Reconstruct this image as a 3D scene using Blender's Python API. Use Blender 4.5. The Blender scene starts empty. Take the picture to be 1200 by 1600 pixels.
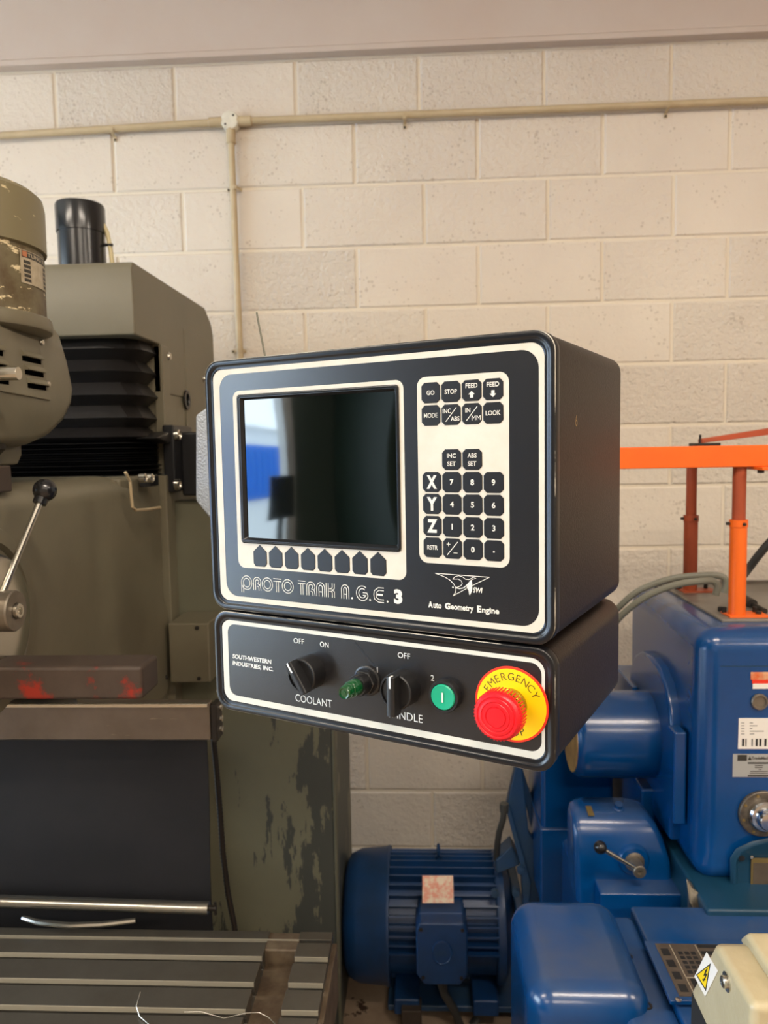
import bpy, bmesh, math, random
from mathutils import Vector, Matrix
random.seed(7)
sc = bpy.context.scene
COL = sc.collection
PI = math.pi

# ------------------------------------------------------------------ camera
FPX = 1180.0
TH, PS, RO = math.radians(4.8), math.radians(2.9), 0.0185
CAM = Vector((0, 0, 1.6))
FW = Vector((-math.sin(PS)*math.cos(TH), math.cos(PS)*math.cos(TH), -math.sin(TH)))
R0 = Vector((math.cos(PS), math.sin(PS), 0))
U0 = R0.cross(FW)
RT = R0*math.cos(RO) - U0*math.sin(RO)
UP = U0*math.cos(RO) + R0*math.sin(RO)
cd = bpy.data.cameras.new('camera')
cam = bpy.data.objects.new('camera', cd)
COL.objects.link(cam)
cam.matrix_world = Matrix(((RT.x, UP.x, -FW.x, CAM.x), (RT.y, UP.y, -FW.y, CAM.y), (RT.z, UP.z, -FW.z, CAM.z), (0, 0, 0, 1)))
cd.sensor_fit = 'VERTICAL'
cd.sensor_height = 36.0
cd.lens = 36.0*FPX/1600.0
cd.clip_start = 0.02
cd.dof.use_dof = True
cd.dof.focus_distance = 0.80
cd.dof.aperture_fstop = 9.0
sc.camera = cam

# ------------------------------------------------------------------ view, world and lights
sc.view_settings.view_transform = 'Standard'
sc.view_settings.look = 'None'
sc.view_settings.gamma = 1.0
sc.view_settings.exposure = 0.08
sc.view_settings.use_curve_mapping = False
w = bpy.data.worlds.new('overcast_sky')
sc.world = w
w.use_nodes = True
bg = w.node_tree.nodes['Background']
bg.inputs[0].default_value = (0.72, 0.88, 1.0, 1)
bg.inputs[1].default_value = 14.0

def area_light(name, loc, rot, sx, sy, power, color, portal=False):
    d = bpy.data.lights.new(name, 'AREA')
    d.shape = 'RECTANGLE'; d.size = sx; d.size_y = sy
    d.energy = power; d.color = color
    if portal:
        d.cycles.is_portal = True
    o = bpy.data.objects.new(name, d)
    o.location = loc; o.rotation_euler = rot
    COL.objects.link(o)
    return o
# doorway portal (guides sky light through the open roller door in the left wall)
DOOR_X, DOOR_Y0, DOOR_Y1, DOOR_H = -4.6, -1.36, 2.3, 2.9
area_light('door_portal', (DOOR_X+0.02, (DOOR_Y0+DOOR_Y1)/2, DOOR_H/2), (0, -PI/2, 0), DOOR_H, DOOR_Y1-DOOR_Y0, 1, (1, 1, 1), True)
TUBES = [(-2.3, -0.35), (0.6, -0.35), (3.2, -0.35), (-2.3, -2.7), (0.6, -2.7), (3.2, -2.7)]
TUBE_Z, TUBE_W = 3.50, 54.0
for i, (x, y) in enumerate(TUBES):
    area_light('tube_light', (x, y, TUBE_Z-0.055), (0, 0, 0), 1.4, 0.16, TUBE_W, (1.0, 0.89, 0.75))

# ------------------------------------------------------------------ pixel rays (frame 1200 x 1600) -> points in the place
def ray(x, y): return FW + RT*((x-600)/FPX) + UP*((800-y)/FPX)
def PY(x, y, Y): d = ray(x, y); return CAM + d*(Y/d.y)
def PX(x, y, X): d = ray(x, y); return CAM + d*(X/d.x)
def PZ(x, y, Z): d = ray(x, y); return CAM + d*((Z-CAM.z)/d.z)

# ------------------------------------------------------------------ materials
def lin(c):
    if isinstance(c, str):
        c = [int(c[i:i+2], 16)/255 for i in (1, 3, 5)]
    return [x/12.92 if x <= .04045 else ((x+.055)/1.055)**2.4 for x in c]
MATS = {}
def mat(name, col, rough=.5, metal=0.0, col2=None, nscale=8.0, nmix=(.35, .7), bump=0.0, bscale=60.0, spec=.5,
        chips=None, chip_col=None, chip_scale=12.0, chip_stretch=(1, 1, 1), chip_edge=.02, coat=0.0, world=True, rough2=None, trans=0.0, emit=0.0):
    m = bpy.data.materials.new(name); m.use_nodes = True
    nt = m.node_tree; N = nt.nodes; L = nt.links
    b = N['Principled BSDF']
    c1 = (*lin(col), 1)
    b.inputs['Base Color'].default_value = c1
    b.inputs['Roughness'].default_value = rough
    b.inputs['Metallic'].default_value = metal
    b.inputs['Specular IOR Level'].default_value = spec
    b.inputs['Coat Weight'].default_value = coat
    b.inputs['Coat Roughness'].default_value = .12
    if trans: b.inputs['Transmission Weight'].default_value = trans
    if emit:
        b.inputs['Emission Color'].default_value = c1; b.inputs['Emission Strength'].default_value = emit
    src = None
    if col2 or bump or chips is not None:
        if world:
            g = N.new('ShaderNodeNewGeometry'); src = g.outputs['Position']
        else:
            g = N.new('ShaderNodeTexCoord'); src = g.outputs['Object']
    out = None
    if col2:
        n = N.new('ShaderNodeTexNoise'); n.inputs['Scale'].default_value = nscale; n.inputs['Detail'].default_value = 5; n.inputs['Roughness'].default_value = .62
        L.new(src, n.inputs['Vector'])
        r = N.new('ShaderNodeValToRGB'); r.color_ramp.elements[0].position = nmix[0]; r.color_ramp.elements[1].position = nmix[1]
        r.color_ramp.elements[0].color = c1; r.color_ramp.elements[1].color = (*lin(col2), 1)
        L.new(n.outputs['Fac'], r.inputs['Fac']); out = r.outputs['Color']
        if rough2 is not None:
            mr = N.new('ShaderNodeMapRange'); mr.inputs['To Min'].default_value = rough; mr.inputs['To Max'].default_value = rough2
            L.new(n.outputs['Fac'], mr.inputs['Value']); L.new(mr.outputs['Result'], b.inputs['Roughness'])
    if chips is not None:
        mp = N.new('ShaderNodeMapping'); mp.inputs['Scale'].default_value = chip_stretch; L.new(src, mp.inputs['Vector'])
        n2 = N.new('ShaderNodeTexNoise'); n2.inputs['Scale'].default_value = chip_scale; n2.inputs['Detail'].default_value = 7; n2.inputs['Roughness'].default_value = .68
        L.new(mp.outputs['Vector'], n2.inputs['Vector'])
        r2 = N.new('ShaderNodeValToRGB'); r2.color_ramp.elements[0].position = chips; r2.color_ramp.elements[1].position = chips+chip_edge
        r2.color_ramp.elements[0].color = (0, 0, 0, 1); r2.color_ramp.elements[1].color = (1, 1, 1, 1)
        L.new(n2.outputs['Fac'], r2.inputs['Fac'])
        mx = N.new('ShaderNodeMix'); mx.data_type = 'RGBA'
        L.new(r2.outputs['Color'], mx.inputs[0])
        if out: L.new(out, mx.inputs[6])
        else: mx.inputs[6].default_value = c1
        mx.inputs[7].default_value = (*lin(chip_col), 1)
        out = mx.outputs[2]
    if out: L.new(out, b.inputs['Base Color'])
    if bump:
        n3 = N.new('ShaderNodeTexNoise'); n3.inputs['Scale'].default_value = bscale; n3.inputs['Detail'].default_value = 4
        L.new(src, n3.inputs['Vector'])
        bp = N.new('ShaderNodeBump'); bp.inputs['Strength'].default_value = 1.0; bp.inputs['Distance'].default_value = bump
        L.new(n3.outputs['Fac'], bp.inputs['Height']); L.new(bp.outputs['Normal'], b.inputs['Normal'])
    MATS[name] = m
    return m

def block_mat():
    m = bpy.data.materials.new('painted_block'); m.use_nodes = True
    nt = m.node_tree; N = nt.nodes; L = nt.links; b = N['Principled BSDF']
    b.inputs['Roughness'].default_value = .62
    b.inputs['Specular IOR Level'].default_value = .3
    g = N.new('ShaderNodeNewGeometry'); oi = N.new('ShaderNodeObjectInfo')
    n = N.new('ShaderNodeTexNoise'); n.inputs['Scale'].default_value = 2.2; n.inputs['Detail'].default_value = 6
    L.new(g.outputs['Position'], n.inputs['Vector'])
    r = N.new('ShaderNodeValToRGB'); r.color_ramp.elements[0].position = .3; r.color_ramp.elements[1].position = .7
    r.color_ramp.elements[0].color = (*lin('#d6cabb'), 1); r.color_ramp.elements[1].color = (*lin('#e0d5c5'), 1)
    L.new(n.outputs['Fac'], r.inputs['Fac'])
    # pits where the paint did not reach, with a shape of their own
    v = N.new('ShaderNodeTexVoronoi'); v.inputs['Scale'].default_value = 62; v.inputs['Randomness'].default_value = 1
    L.new(g.outputs['Position'], v.inputs['Vector'])
    n2 = N.new('ShaderNodeTexNoise'); n2.inputs['Scale'].default_value = 11; n2.inputs['Detail'].default_value = 3
    L.new(g.outputs['Position'], n2.inputs['Vector'])
    mm = N.new('ShaderNodeMapRange'); mm.inputs['From Min'].default_value = .42; mm.inputs['From Max'].default_value = .72; mm.inputs['To Min'].default_value = 0.0; mm.inputs['To Max'].default_value = .36
    L.new(n2.outputs['Fac'], mm.inputs['Value'])
    lt = N.new('ShaderNodeMath'); lt.operation = 'LESS_THAN'
    L.new(v.outputs['Distance'], lt.inputs[0]); L.new(mm.outputs['Result'], lt.inputs[1])
    mx = N.new('ShaderNodeMix'); mx.data_type = 'RGBA'
    ml = N.new('ShaderNodeMath'); ml.operation = 'MULTIPLY'; ml.inputs[1].default_value = .32
    L.new(lt.outputs[0], ml.inputs[0]); L.new(ml.outputs[0], mx.inputs[0])
    L.new(r.outputs['Color'], mx.inputs[6]); mx.inputs[7].default_value = (*lin('#9d8b78'), 1)
    L.new(mx.outputs[2], b.inputs['Base Color'])
    n3 = N.new('ShaderNodeTexNoise'); n3.inputs['Scale'].default_value = 60; n3.inputs['Detail'].default_value = 6; n3.inputs['Roughness'].default_value = .6
    L.new(g.outputs['Position'], n3.inputs['Vector'])
    sb = N.new('ShaderNodeMath'); sb.operation = 'SUBTRACT'
    L.new(n3.outputs['Fac'], sb.inputs[0]); L.new(lt.outputs[0], sb.inputs[1])
    rs = N.new('ShaderNodeMapRange'); rs.inputs['To Min'].default_value = .25; rs.inputs['To Max'].default_value = 1.0; L.new(oi.outputs['Random'], rs.inputs['Value'])
    bp = N.new('ShaderNodeBump'); bp.inputs['Distance'].default_value = .012; L.new(rs.outputs[0], bp.inputs['Strength'])
    L.new(sb.outputs[0], bp.inputs['Height']); L.new(bp.outputs['Normal'], b.inputs['Normal'])
    MATS['block'] = m
block_mat()

mat('mortar', '#e0d4c0', .7, bump=.002, bscale=70, spec=.3)
mat('beam_paint', '#c6b8ad', .55, col2='#c2b0a3', nscale=2.5, bump=.0008, bscale=18, spec=.35)
mat('conduit', '#b6a280', .4, col2='#c2ae8c', nscale=14)
mat('conduit_box', '#e2dccb', .5, col2='#cfc6b2', nscale=30)
mat('concrete', '#a08b75', .75, col2='#876f59', nscale=5, chips=.62, chip_col='#3a2519', chip_scale=6, bump=.002, bscale=40)
mat('ceiling', '#d6d0c8', .8)
mat('wall_side', '#b9b0a5', .75)
mat('wall_dark', '#4a544c', .7)
mat('steel_white', '#e8e8e6', .5)
mat('asphalt', '#bfc2c2', .9)
mat('white_paint', '#e9ecee', .6)
mat('blue_outdoor', '#1f6fd0', .5)
mat('machine_green_dark', '#1a2a20', .45)
mat('lamp_glow', '#ffe9cf', .5, emit=6.0)
# pendant
mat('pendant_shell', '#1a1310', .42, bump=.0004, bscale=420, spec=.4, col2='#1f1713', nscale=5)
mat('pendant_bezel', '#131316', .28, spec=.5, chips=.735, chip_col='#8f8a80', chip_scale=60)
mat('edge_wear', '#1b1b1c', .35, chips=.44, chip_col='#b9b4a8', chip_scale=9, chip_edge=.1)
mat('panel_black', '#1d1d20', .27, spec=.7, bump=.00006, bscale=900)
mat('panel_cream', '#d6d1c4', .42, col2='#cdc6b6', nscale=22, chips=.70, chip_col='#a59b80', chip_scale=26, chip_edge=.08)
mat('panel_white', '#d3d3c9', .42, chips=.70, chip_col='#a5a294', chip_scale=26, chip_edge=.08)
mat('key_black', '#18181b', .35, spec=.5)
mat('legend', '#dedad0', .5)
mat('legend_grey', '#dedfdc', .5)
mat('screen_glass', '#060a08', .04, spec=1.0)
mat('screen_frame', '#101114', .3)
mat('knob_black', '#18181a', .38)
mat('chrome', '#cfcfcf', .16, metal=1.0)
mat('lamp_green', '#06451f', .12, spec=.7, coat=.5)
mat('button_green', '#15a37d', .35, spec=.5)
mat('stop_red', '#dd1220', .34, spec=.5)
mat('stop_yellow', '#ffd000', .45)
mat('ring_red', '#e8321a', .45)
mat('collar_gold', '#a98d2a', .25, metal=.85)
mat('lettering_dark', '#33260c', .5)
mat('arm_hammered', '#c3ccd8', .28, metal=.25, bump=.003, bscale=260)
# mill
mat('mill_paint', '#716b58', .42, col2='#675f4d', nscale=4, chips=.76, chip_col='#5e584a', chip_scale=16, spec=.45, bump=.0003, bscale=30)
mat('mill_cap', '#6d6654', .42, col2='#665f4d', nscale=3, spec=.4)
mat('mill_motor', '#6a6047', .5, col2='#4a381f', nscale=14, nmix=(.42, .62), chips=.60, chip_col='#d8c7a0', chip_scale=17, chip_stretch=(1, 1, 2.2), chip_edge=.012)
mat('mill_motor_cap', '#776e53', .42, chips=.655, chip_col='#cbbb94', chip_scale=11, chip_stretch=(1, 1, 2.5), chip_edge=.012)
mat('cabinet_green', '#6c6a57', .5, col2='#646250', nscale=4, chips=.57, chip_col='#3d403b', chip_scale=8.5, chip_stretch=(2.2, 1, .5), chip_edge=.012)
def worn_patch(name, x0, x1, z0, z1):
    # widen the chipped area into one large worn patch of its own
    m = MATS[name]; N = m.node_tree.nodes; L = m.node_tree.links
    noise = [n for n in N if n.type == 'TEX_NOISE' and abs(n.inputs['Scale'].default_value-8.5) < .01][0]
    ramp = noise.outputs['Fac'].links[0].to_node
    g = [n for n in N if n.type == 'NEW_GEOMETRY'][0]
    sx = N.new('ShaderNodeSeparateXYZ'); L.new(g.outputs['Position'], sx.inputs[0])
    a = N.new('ShaderNodeMapRange'); a.inputs['From Min'].default_value = x0; a.inputs['From Max'].default_value = x1; a.inputs['To Min'].default_value = -.06; a.inputs['To Max'].default_value = .15
    L.new(sx.outputs['X'], a.inputs['Value'])
    b = N.new('ShaderNodeMapRange'); b.inputs['From Min'].default_value = z1; b.inputs['From Max'].default_value = z0; b.inputs['To Min'].default_value = -.12; b.inputs['To Max'].default_value = .02
    L.new(sx.outputs['Z'], b.inputs['Value'])
    s1 = N.new('ShaderNodeMath'); L.new(a.outputs[0], s1.inputs[0]); L.new(b.outputs[0], s1.inputs[1])
    s2 = N.new('ShaderNodeMath'); L.new(s1.outputs[0], s2.inputs[0]); L.new(noise.outputs['Fac'], s2.inputs[1])
    L.new(s2.outputs[0], ramp.inputs['Fac'])
worn_patch('cabinet_green', -.46, -.26, .75, 1.0)
mat('lit_slot_edge', '#a79d89', .4, metal=.3)  # machined slot walls; the light they catch is put into this pale colour
mat('cabinet_inner', '#5a594a', .55)
mat('bellows', '#141110', .45, spec=.5, bump=.0008, bscale=35)
mat('rubber_sheet', '#1c1b1c', .6, spec=.3, col2='#222021', nscale=9, chips=.73, chip_col='#85785f', chip_scale=15, chip_edge=.05)
mat('ground_steel', '#8e867a', .34, metal=.75, col2='#776d60', nscale=20, rough2=.5)
mat('table_steel', '#68635a', .38, metal=.7, col2='#5a544b', nscale=8, rough2=.5)
mat('sheet_steel', '#7c7268', .36, metal=.65, col2='#6f655a', nscale=12, chips=.68, chip_col='#a19684', chip_scale=30, chip_stretch=(.3, 1, 3))
mat('bright_steel', '#c7c2b6', .22, metal=.95)
mat('brown_ledge', '#4c4038', .5, metal=.2, col2='#3a2f28', nscale=14, chips=.55, chip_col='#8e2413', chip_scale=7, chip_edge=.06)
mat('trough', '#57473a', .5, metal=.4, col2='#7b6c58', nscale=24)
mat('black_metal', '#1b1b1d', .35, spec=.5)
mat('black_gloss', '#1a1a1c', .22, spec=.6, chips=.74, chip_col='#9a9a98', chip_scale=14)
mat('dark_iron', '#2c2723', .5, metal=.4)
mat('red_grease', '#8d2113', .5)
mat('plate_dark', '#35322c', .45)
mat('plate_pale', '#b9ac93', .45, col2='#9c8d73', nscale=60)
mat('tan_hose', '#cbbd92', .45)
mat('copper_spot', '#b0704e', .5)
# lathe
mat('lathe_blue', '#00437f', .24, col2='#003a6e', nscale=3.5, spec=.55, coat=.1, chips=.775, chip_col='#6f97bd', chip_scale=24)
def dust(name, col, amount, lo=.35, hi=.95):
    # settled dust on faces that look up
    m = MATS[name]; N = m.node_tree.nodes; L = m.node_tree.links; b = N['Principled BSDF']
    src = b.inputs['Base Color'].links[0].from_socket
    g = N.new('ShaderNodeNewGeometry'); sx = N.new('ShaderNodeSeparateXYZ'); L.new(g.outputs['Normal'], sx.inputs[0])
    a = N.new('ShaderNodeMapRange'); a.inputs['From Min'].default_value = lo; a.inputs['From Max'].default_value = hi; a.inputs['To Max'].default_value = amount
    L.new(sx.outputs['Z'], a.inputs['Value'])
    n = N.new('ShaderNodeTexNoise'); n.inputs['Scale'].default_value = 7; n.inputs['Detail'].default_value = 5; L.new(g.outputs['Position'], n.inputs['Vector'])
    r = N.new('ShaderNodeMapRange'); r.inputs['From Min'].default_value = .35; r.inputs['From Max'].default_value = .65; L.new(n.outputs['Fac'], r.inputs['Value'])
    p = N.new('ShaderNodeMath'); p.operation = 'MULTIPLY'; L.new(a.outputs[0], p.inputs[0]); L.new(r.outputs[0], p.inputs[1])
    mx = N.new('ShaderNodeMix'); mx.data_type = 'RGBA'; L.new(p.outputs[0], mx.inputs[0]); L.new(src, mx.inputs[6]); mx.inputs[7].default_value = (*lin(col), 1)
    L.new(mx.outputs[2], b.inputs['Base Color'])
dust('lathe_blue', '#5f656b', .28)
mat('lathe_blue_dusty', '#1d4068', .42, col2='#304556', nscale=9, chips=.70, chip_col='#6d6355', chip_scale=11, chip_edge=.2)
mat('motor_blue', '#113b6c', .4, col2='#173253', nscale=9, chips=.70, chip_col='#5d5a52', chip_scale=13, chip_edge=.15)
mat('lathe_teal', '#133d57', .4, col2='#103749', nscale=6, chips=.74, chip_col='#6f8388', chip_scale=14)
mat('grey_lid', '#837d75', .42, metal=.3, col2='#726b62', nscale=9)
mat('orange', '#ec6812', .42, col2='#e26010', nscale=6, chips=.75, chip_col='#a03a10', chip_scale=20)
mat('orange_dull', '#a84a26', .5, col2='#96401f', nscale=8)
mat('hose_grey', '#767568', .45)
mat('cable_dark', '#3a3a38', .5)
mat('tan_disc', '#b78f4d', .6, col2='#8d6a34', nscale=30)
mat('label_white', '#e9e2d8', .5)
mat('label_grey', '#a4a29d', .45)
mat('scuff', '#121216', .45, spec=.5)
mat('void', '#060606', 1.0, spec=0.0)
mat('ink', '#1d1c1b', .6)
mat('ink_soft', '#8b8680', .6)
mat('sticker_orange', '#d05a24', .5, col2='#d8b48a', nscale=45)
mat('brass', '#9c8350', .35, metal=.7)
mat('dial_ring', '#4c443b', .45, metal=.4, col2='#7b6e5d', nscale=70)
mat('nameplate_pink', '#f0a890', .4, col2='#f6e2c8', nscale=60, nmix=(.4, .6))
mat('data_plate', '#574b3f', .4, metal=.3, col2='#6b5e50', nscale=30)
mat('junk_foil', '#8d8678', .35, metal=.5, col2='#4a4136', nscale=40)
mat('cream_box', '#b5a888', .42, col2='#aa9c7b', nscale=14, bump=.0006, bscale=110, chips=.74, chip_col='#a49a80', chip_scale=22, chip_edge=.06)
mat('sticker_yellow', '#f6cf12', .45)
mat('wood', '#3f352c', .7, col2='#352b23', nscale=20)

# ------------------------------------------------------------------ mesh builder
class MB:
    def __init__(s): s.v = []; s.f = []
    def add(s, vs, fs):
        b = len(s.v); s.v += [Vector(p) for p in vs]; s.f += [tuple(b+i for i in f) for f in fs]; return s
    def box(s, x0, x1, y0, y1, z0, z1):
        return s.add([(x, y, z) for z in (z0, z1) for y in (y0, y1) for x in (x0, x1)],
                     [(0, 2, 3, 1), (4, 5, 7, 6), (0, 1, 5, 4), (2, 6, 7, 3), (0, 4, 6, 2), (1, 3, 7, 5)])
    def loft(s, loops, cap0=True, cap1=True, closed=True):
        n = len(loops[0]); vs = [p for l in loops for p in l]; fs = []
        for k in range(len(loops)-1):
            for i in range(n if closed else n-1):
                j = (i+1) % n
                fs.append((k*n+i, k*n+j, (k+1)*n+j, (k+1)*n+i))
        if cap0: fs.append(tuple(range(n-1, -1, -1)))
        if cap1: fs.append(tuple((len(loops)-1)*n+i for i in range(n)))
        return s.add(vs, fs)
    def prism(s, poly, axis, a, b):
        # poly: 2D points; axis 'x' -> (y,z), 'y' -> (x,z), 'z' -> (x,y)
        def P(p, t):
            return {'x': (t, p[0], p[1]), 'y': (p[0], t, p[1]), 'z': (p[0], p[1], t)}[axis]
        return s.loft([[P(p, a) for p in poly], [P(p, b) for p in poly]])
    def tube(s, path, r, n=10, caps=True):
        path = [Vector(p) for p in path]; rs = r if isinstance(r, (list, tuple)) else [r]*len(path)
        loops = []; up = None
        for i, p in enumerate(path):
            t = (path[min(i+1, len(path)-1)] - path[max(i-1, 0)]).normalized()
            if up is None:
                up = Vector((0, 0, 1)) if abs(t.z) < .9 else Vector((1, 0, 0))
            a = (up - t*up.dot(t)).normalized(); b = t.cross(a); up = a
            loops.append([p + (a*math.cos(2*PI*k/n) + b*math.sin(2*PI*k/n))*rs[i] for k in range(n)])
        return s.loft(loops, caps, caps)
    def lathe(s, prof, o, ax, n=24):
        # prof: (radius, distance along axis)
        o = Vector(o); ax = Vector(ax).normalized()
        q = Vector((0, 0, 1)) if abs(ax.z) < .9 else Vector((1, 0, 0))
        a = (q - ax*q.dot(ax)).normalized(); b = ax.cross(a)
        loops = [[o + ax*h + (a*math.cos(2*PI*k/n) + b*math.sin(2*PI*k/n))*max(r, 1e-5) for k in range(n)] for r, h in prof]
        return s.loft(loops)
    def sphere(s, c, r, n=16):
        return s.lathe([(r*math.sin(PI*k/10), -r*math.cos(PI*k/10)) for k in range(11)], c, (0, 0, 1), n)
    def ribbon(s, pts, wd, z, closed=False):
        # flat 2D ribbon in local xy plane at height z
        n = len(pts); L = []; Rr = []
        for i, p in enumerate(pts):
            a = pts[(i-1) % n] if closed or i > 0 else p
            c = pts[(i+1) % n] if closed or i < n-1 else p
            dx, dy = c[0]-a[0], c[1]-a[1]; l = math.hypot(dx, dy) or 1
            nx, ny = -dy/l*wd/2, dx/l*wd/2
            L.append((p[0]+nx, p[1]+ny, z)); Rr.append((p[0]-nx, p[1]-ny, z))
        fs = [(i, (i+1) % n, n+(i+1) % n, n+i) for i in range(n if closed else n-1)]
        return s.add(L+Rr, fs)
    def xf(s, M):
        s.v = [M @ p for p in s.v]; return s

RM = {}     # root matrix of each thing, inherited by its parts
def thing(name, label, cat, loc=(0, 0, 0), rot=None, group=None):
    o = bpy.data.objects.new(name, None); COL.objects.link(o)
    M = Matrix.Translation(Vector(loc)) @ (rot if rot else Matrix.Identity(4))
    o.matrix_world = M; RM[o.name] = M
    o.empty_display_size = .05
    o['label'] = label; o['category'] = cat
    if group: o['group'] = group
    return o

def obj(name, mb, m, parent=None, bevel=0.0, seg=3, smooth=35, world=True, label=None):
    me = bpy.data.meshes.new(name)
    M = RM.get(parent.name) if parent else None
    vs = mb.v
    if parent and world and M is not None:
        Mi = M.inverted(); vs = [Mi @ p for p in vs]
    me.from_pydata([tuple(p) for p in vs], [], mb.f)
    bm = bmesh.new(); bm.from_mesh(me)
    bmesh.ops.recalc_face_normals(bm, faces=bm.faces)
    bm.to_mesh(me); bm.free()
    me.materials.append(MATS[m] if isinstance(m, str) else m)
    o = bpy.data.objects.new(name, me); COL.objects.link(o)
    if parent:
        o.parent = parent
        if M is not None: RM[o.name] = M
    if smooth:
        me.shade_smooth(); me.set_sharp_from_angle(angle=math.radians(smooth))
    if bevel:
        b = o.modifiers.new('bevel', 'BEVEL'); b.width = bevel; b.segments = seg; b.limit_method = 'ANGLE'; b.angle_limit = math.radians(40)
        me.shade_smooth()
        me.set_sharp_from_angle(angle=math.radians(89))
        b.harden_normals = True
    if label: o['label'] = label
    return o
def tag(o, label, cat, group=None):
    o['label'] = label; o['category'] = cat
    if group: o['group'] = group
    return o
def struct(o, label=None):
    o['kind'] = 'structure'
    if label: o['label'] = label
    return o

def rr(x0, x1, y0, y1, r, z, n=6):
    pts = []
    for cx, cy, a0 in ((x1-r, y1-r, 0), (x0+r, y1-r, 90), (x0+r, y0+r, 180), (x1-r, y0+r, 270)):
        for k in range(n+1):
            a = math.radians(a0+90*k/n); pts.append((cx+r*math.cos(a), cy+r*math.sin(a), z))
    return pts
def slab(x0, x1, y0, y1, r, z0, z1, n=6):
    return MB().loft([rr(x0, x1, y0, y1, r, z0, n), rr(x0, x1, y0, y1, r, z1, n)])

# text geometry from the built-in font, normalised to its bounding box
TG = {}
def text_geo(s, off=0.0):
    k = (s, off)
    if k not in TG:
        cu = bpy.data.curves.new('lettering', 'FONT'); cu.body = s; cu.size = 1; cu.offset = off; cu.resolution_u = 3
        cu.fill_mode = 'FRONT'
        t = bpy.data.objects.new('lettering', cu)
        me = bpy.data.meshes.new_from_object(t)
        vs = [(v.co.x, v.co.y) for v in me.vertices]; fs = [tuple(p.vertices) for p in me.polygons]
        bpy.data.objects.remove(t); bpy.data.curves.remove(cu); bpy.data.meshes.remove(me)
        x0 = min(v[0] for v in vs); x1 = max(v[0] for v in vs); y0 = min(v[1] for v in vs); y1 = max(v[1] for v in vs)
        TG[k] = ([(a-x0, b-y0) for a, b in vs], fs, x1-x0, y1-y0)
    return TG[k]
def put_text(mb, s, x, y, h, z, wd=None, off=0.0, align='c', slant=0.0, rot=0.0):
    """h = height of the drawn glyphs, wd = full width (None keeps the shape); x,y = centre (or left middle)"""
    vs, fs, W, H = text_geo(s, off)
    sy = h/H; sx = (wd/W) if wd else sy
    ox = -W*sx/2 if align == 'c' else 0
    out = []
    for a, b in vs:
        px, py = ox + a*sx, b*sy - h/2
        px += slant*py
        if rot: px, py = px*math.cos(rot)-py*math.sin(rot), px*math.sin(rot)+py*math.cos(rot)
        out.append((x+px, y+py, z))
    mb.add(out, fs); return mb

# ================================================================== THE SETTING
YW = 2.56
wall = struct(obj('wall_back', MB().box(-4.6, 4.6, YW+.0045, YW+.2, 0, 3.7), 'mortar', smooth=0), 'painted concrete block wall behind the machines')
joints = [-.02, .192, .401, .615, .828, 1.04, 1.252, 1.46, 1.661, 1.863, 2.065, 2.266, 2.467, 2.667, 2.868]
BM = {}
def block_mesh(wd, ht):
    k = (round(wd, 3), round(ht, 3))
    if k not in BM:
        a, b = wd/2, ht/2; c = .005
        vs = [(-a, .012, -b), (a, .012, -b), (a, .012, b), (-a, .012, b), (-a, c*.7, -b), (a, c*.7, -b), (a, c*.7, b), (-a, c*.7, b),
              (-a+c, 0, -b+c), (a-c, 0, -b+c), (a-c, 0, b-c), (-a+c, 0, b-c)]
        fs = []
        for s in (0, 4):
            for i in range(4):
                j = (i+1) % 4; fs.append((s+i, s+j, s+4+j, s+4+i))
        fs.append((8, 9, 10, 11))
        me = bpy.data.meshes.new('block'); me.from_pydata(vs, [], fs); me.materials.append(MATS['block'])
        BM[k] = me
    return BM[k]
G = .0085
for r in range(len(joints)-1):
    z0, z1 = max(joints[r], 0), joints[r+1]
    ph = .010 if (r % 2 == 1) else -.2
    ph = {13: .010, 12: .198, 11: .022, 10: .198}.get(r, .198 if r % 2 == 0 else .022)
    k0 = -6
    for k in range(-6, 6):
        xa, xb = ph+k*.4025, ph+(k+1)*.4025
        if xb < -2.3 or xa > 2.2: continue
        me = block_mesh(xb-xa-G, z1-z0-G)
        o = bpy.data.objects.new('block', me); COL.objects.link(o); o.parent = wall
        o.location = ((xa+xb)/2, YW+random.uniform(-.0012, .0012), (z0+z1)/2)
        o.rotation_euler = (random.uniform(-.002, .002), random.uniform(-.002, .002), random.uniform(-.0025, .0025))
# fascia beam above the blocks with its dropped lip
struct(obj('trim_1', MB().prism([(YW-.035, 2.872), (YW+.02, 2.872), (YW+.02, 3.7), (YW-.03, 3.7), (YW-.03, 2.892), (YW-.035, 2.89)], 'x', -4.6, 4.6), 'beam_paint', smooth=0, bevel=.002, seg=1),
       'smooth painted beam along the top of the block wall')
struct(obj('floor', MB().box(-4.6, 4.6, -4.6, YW+.2, -.1, 0), 'concrete', smooth=0), 'stained concrete workshop floor')
struct(obj('ceiling', MB().box(-4.6, 4.6, -4.6, YW+.2, 3.7, 3.8), 'ceiling', smooth=0), 'pale workshop ceiling')
struct(obj('wall_right', MB().box(4.6, 4.7, -4.6, YW+.2, 0, 3.7), 'wall_side', smooth=0), 'plain right wall of the workshop')
struct(obj('wall_front', MB().box(-4.7, 4.7, -4.7, -4.6, 0, 3.7), 'wall_side', smooth=0), 'plain wall behind the viewpoint')
lw = MB().box(DOOR_X-.1, DOOR_X, -4.6, DOOR_Y0, 0, 3.7)
lw.box(DOOR_X-.1, DOOR_X, DOOR_Y1, YW+.2, 0, 3.7).box(DOOR_X-.1, DOOR_X, DOOR_Y0, DOOR_Y1, DOOR_H, 3.7)
struct(obj('wall_left', lw, 'wall_dark', smooth=0), 'left workshop wall with a wide open doorway')
dr = MB()
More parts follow.
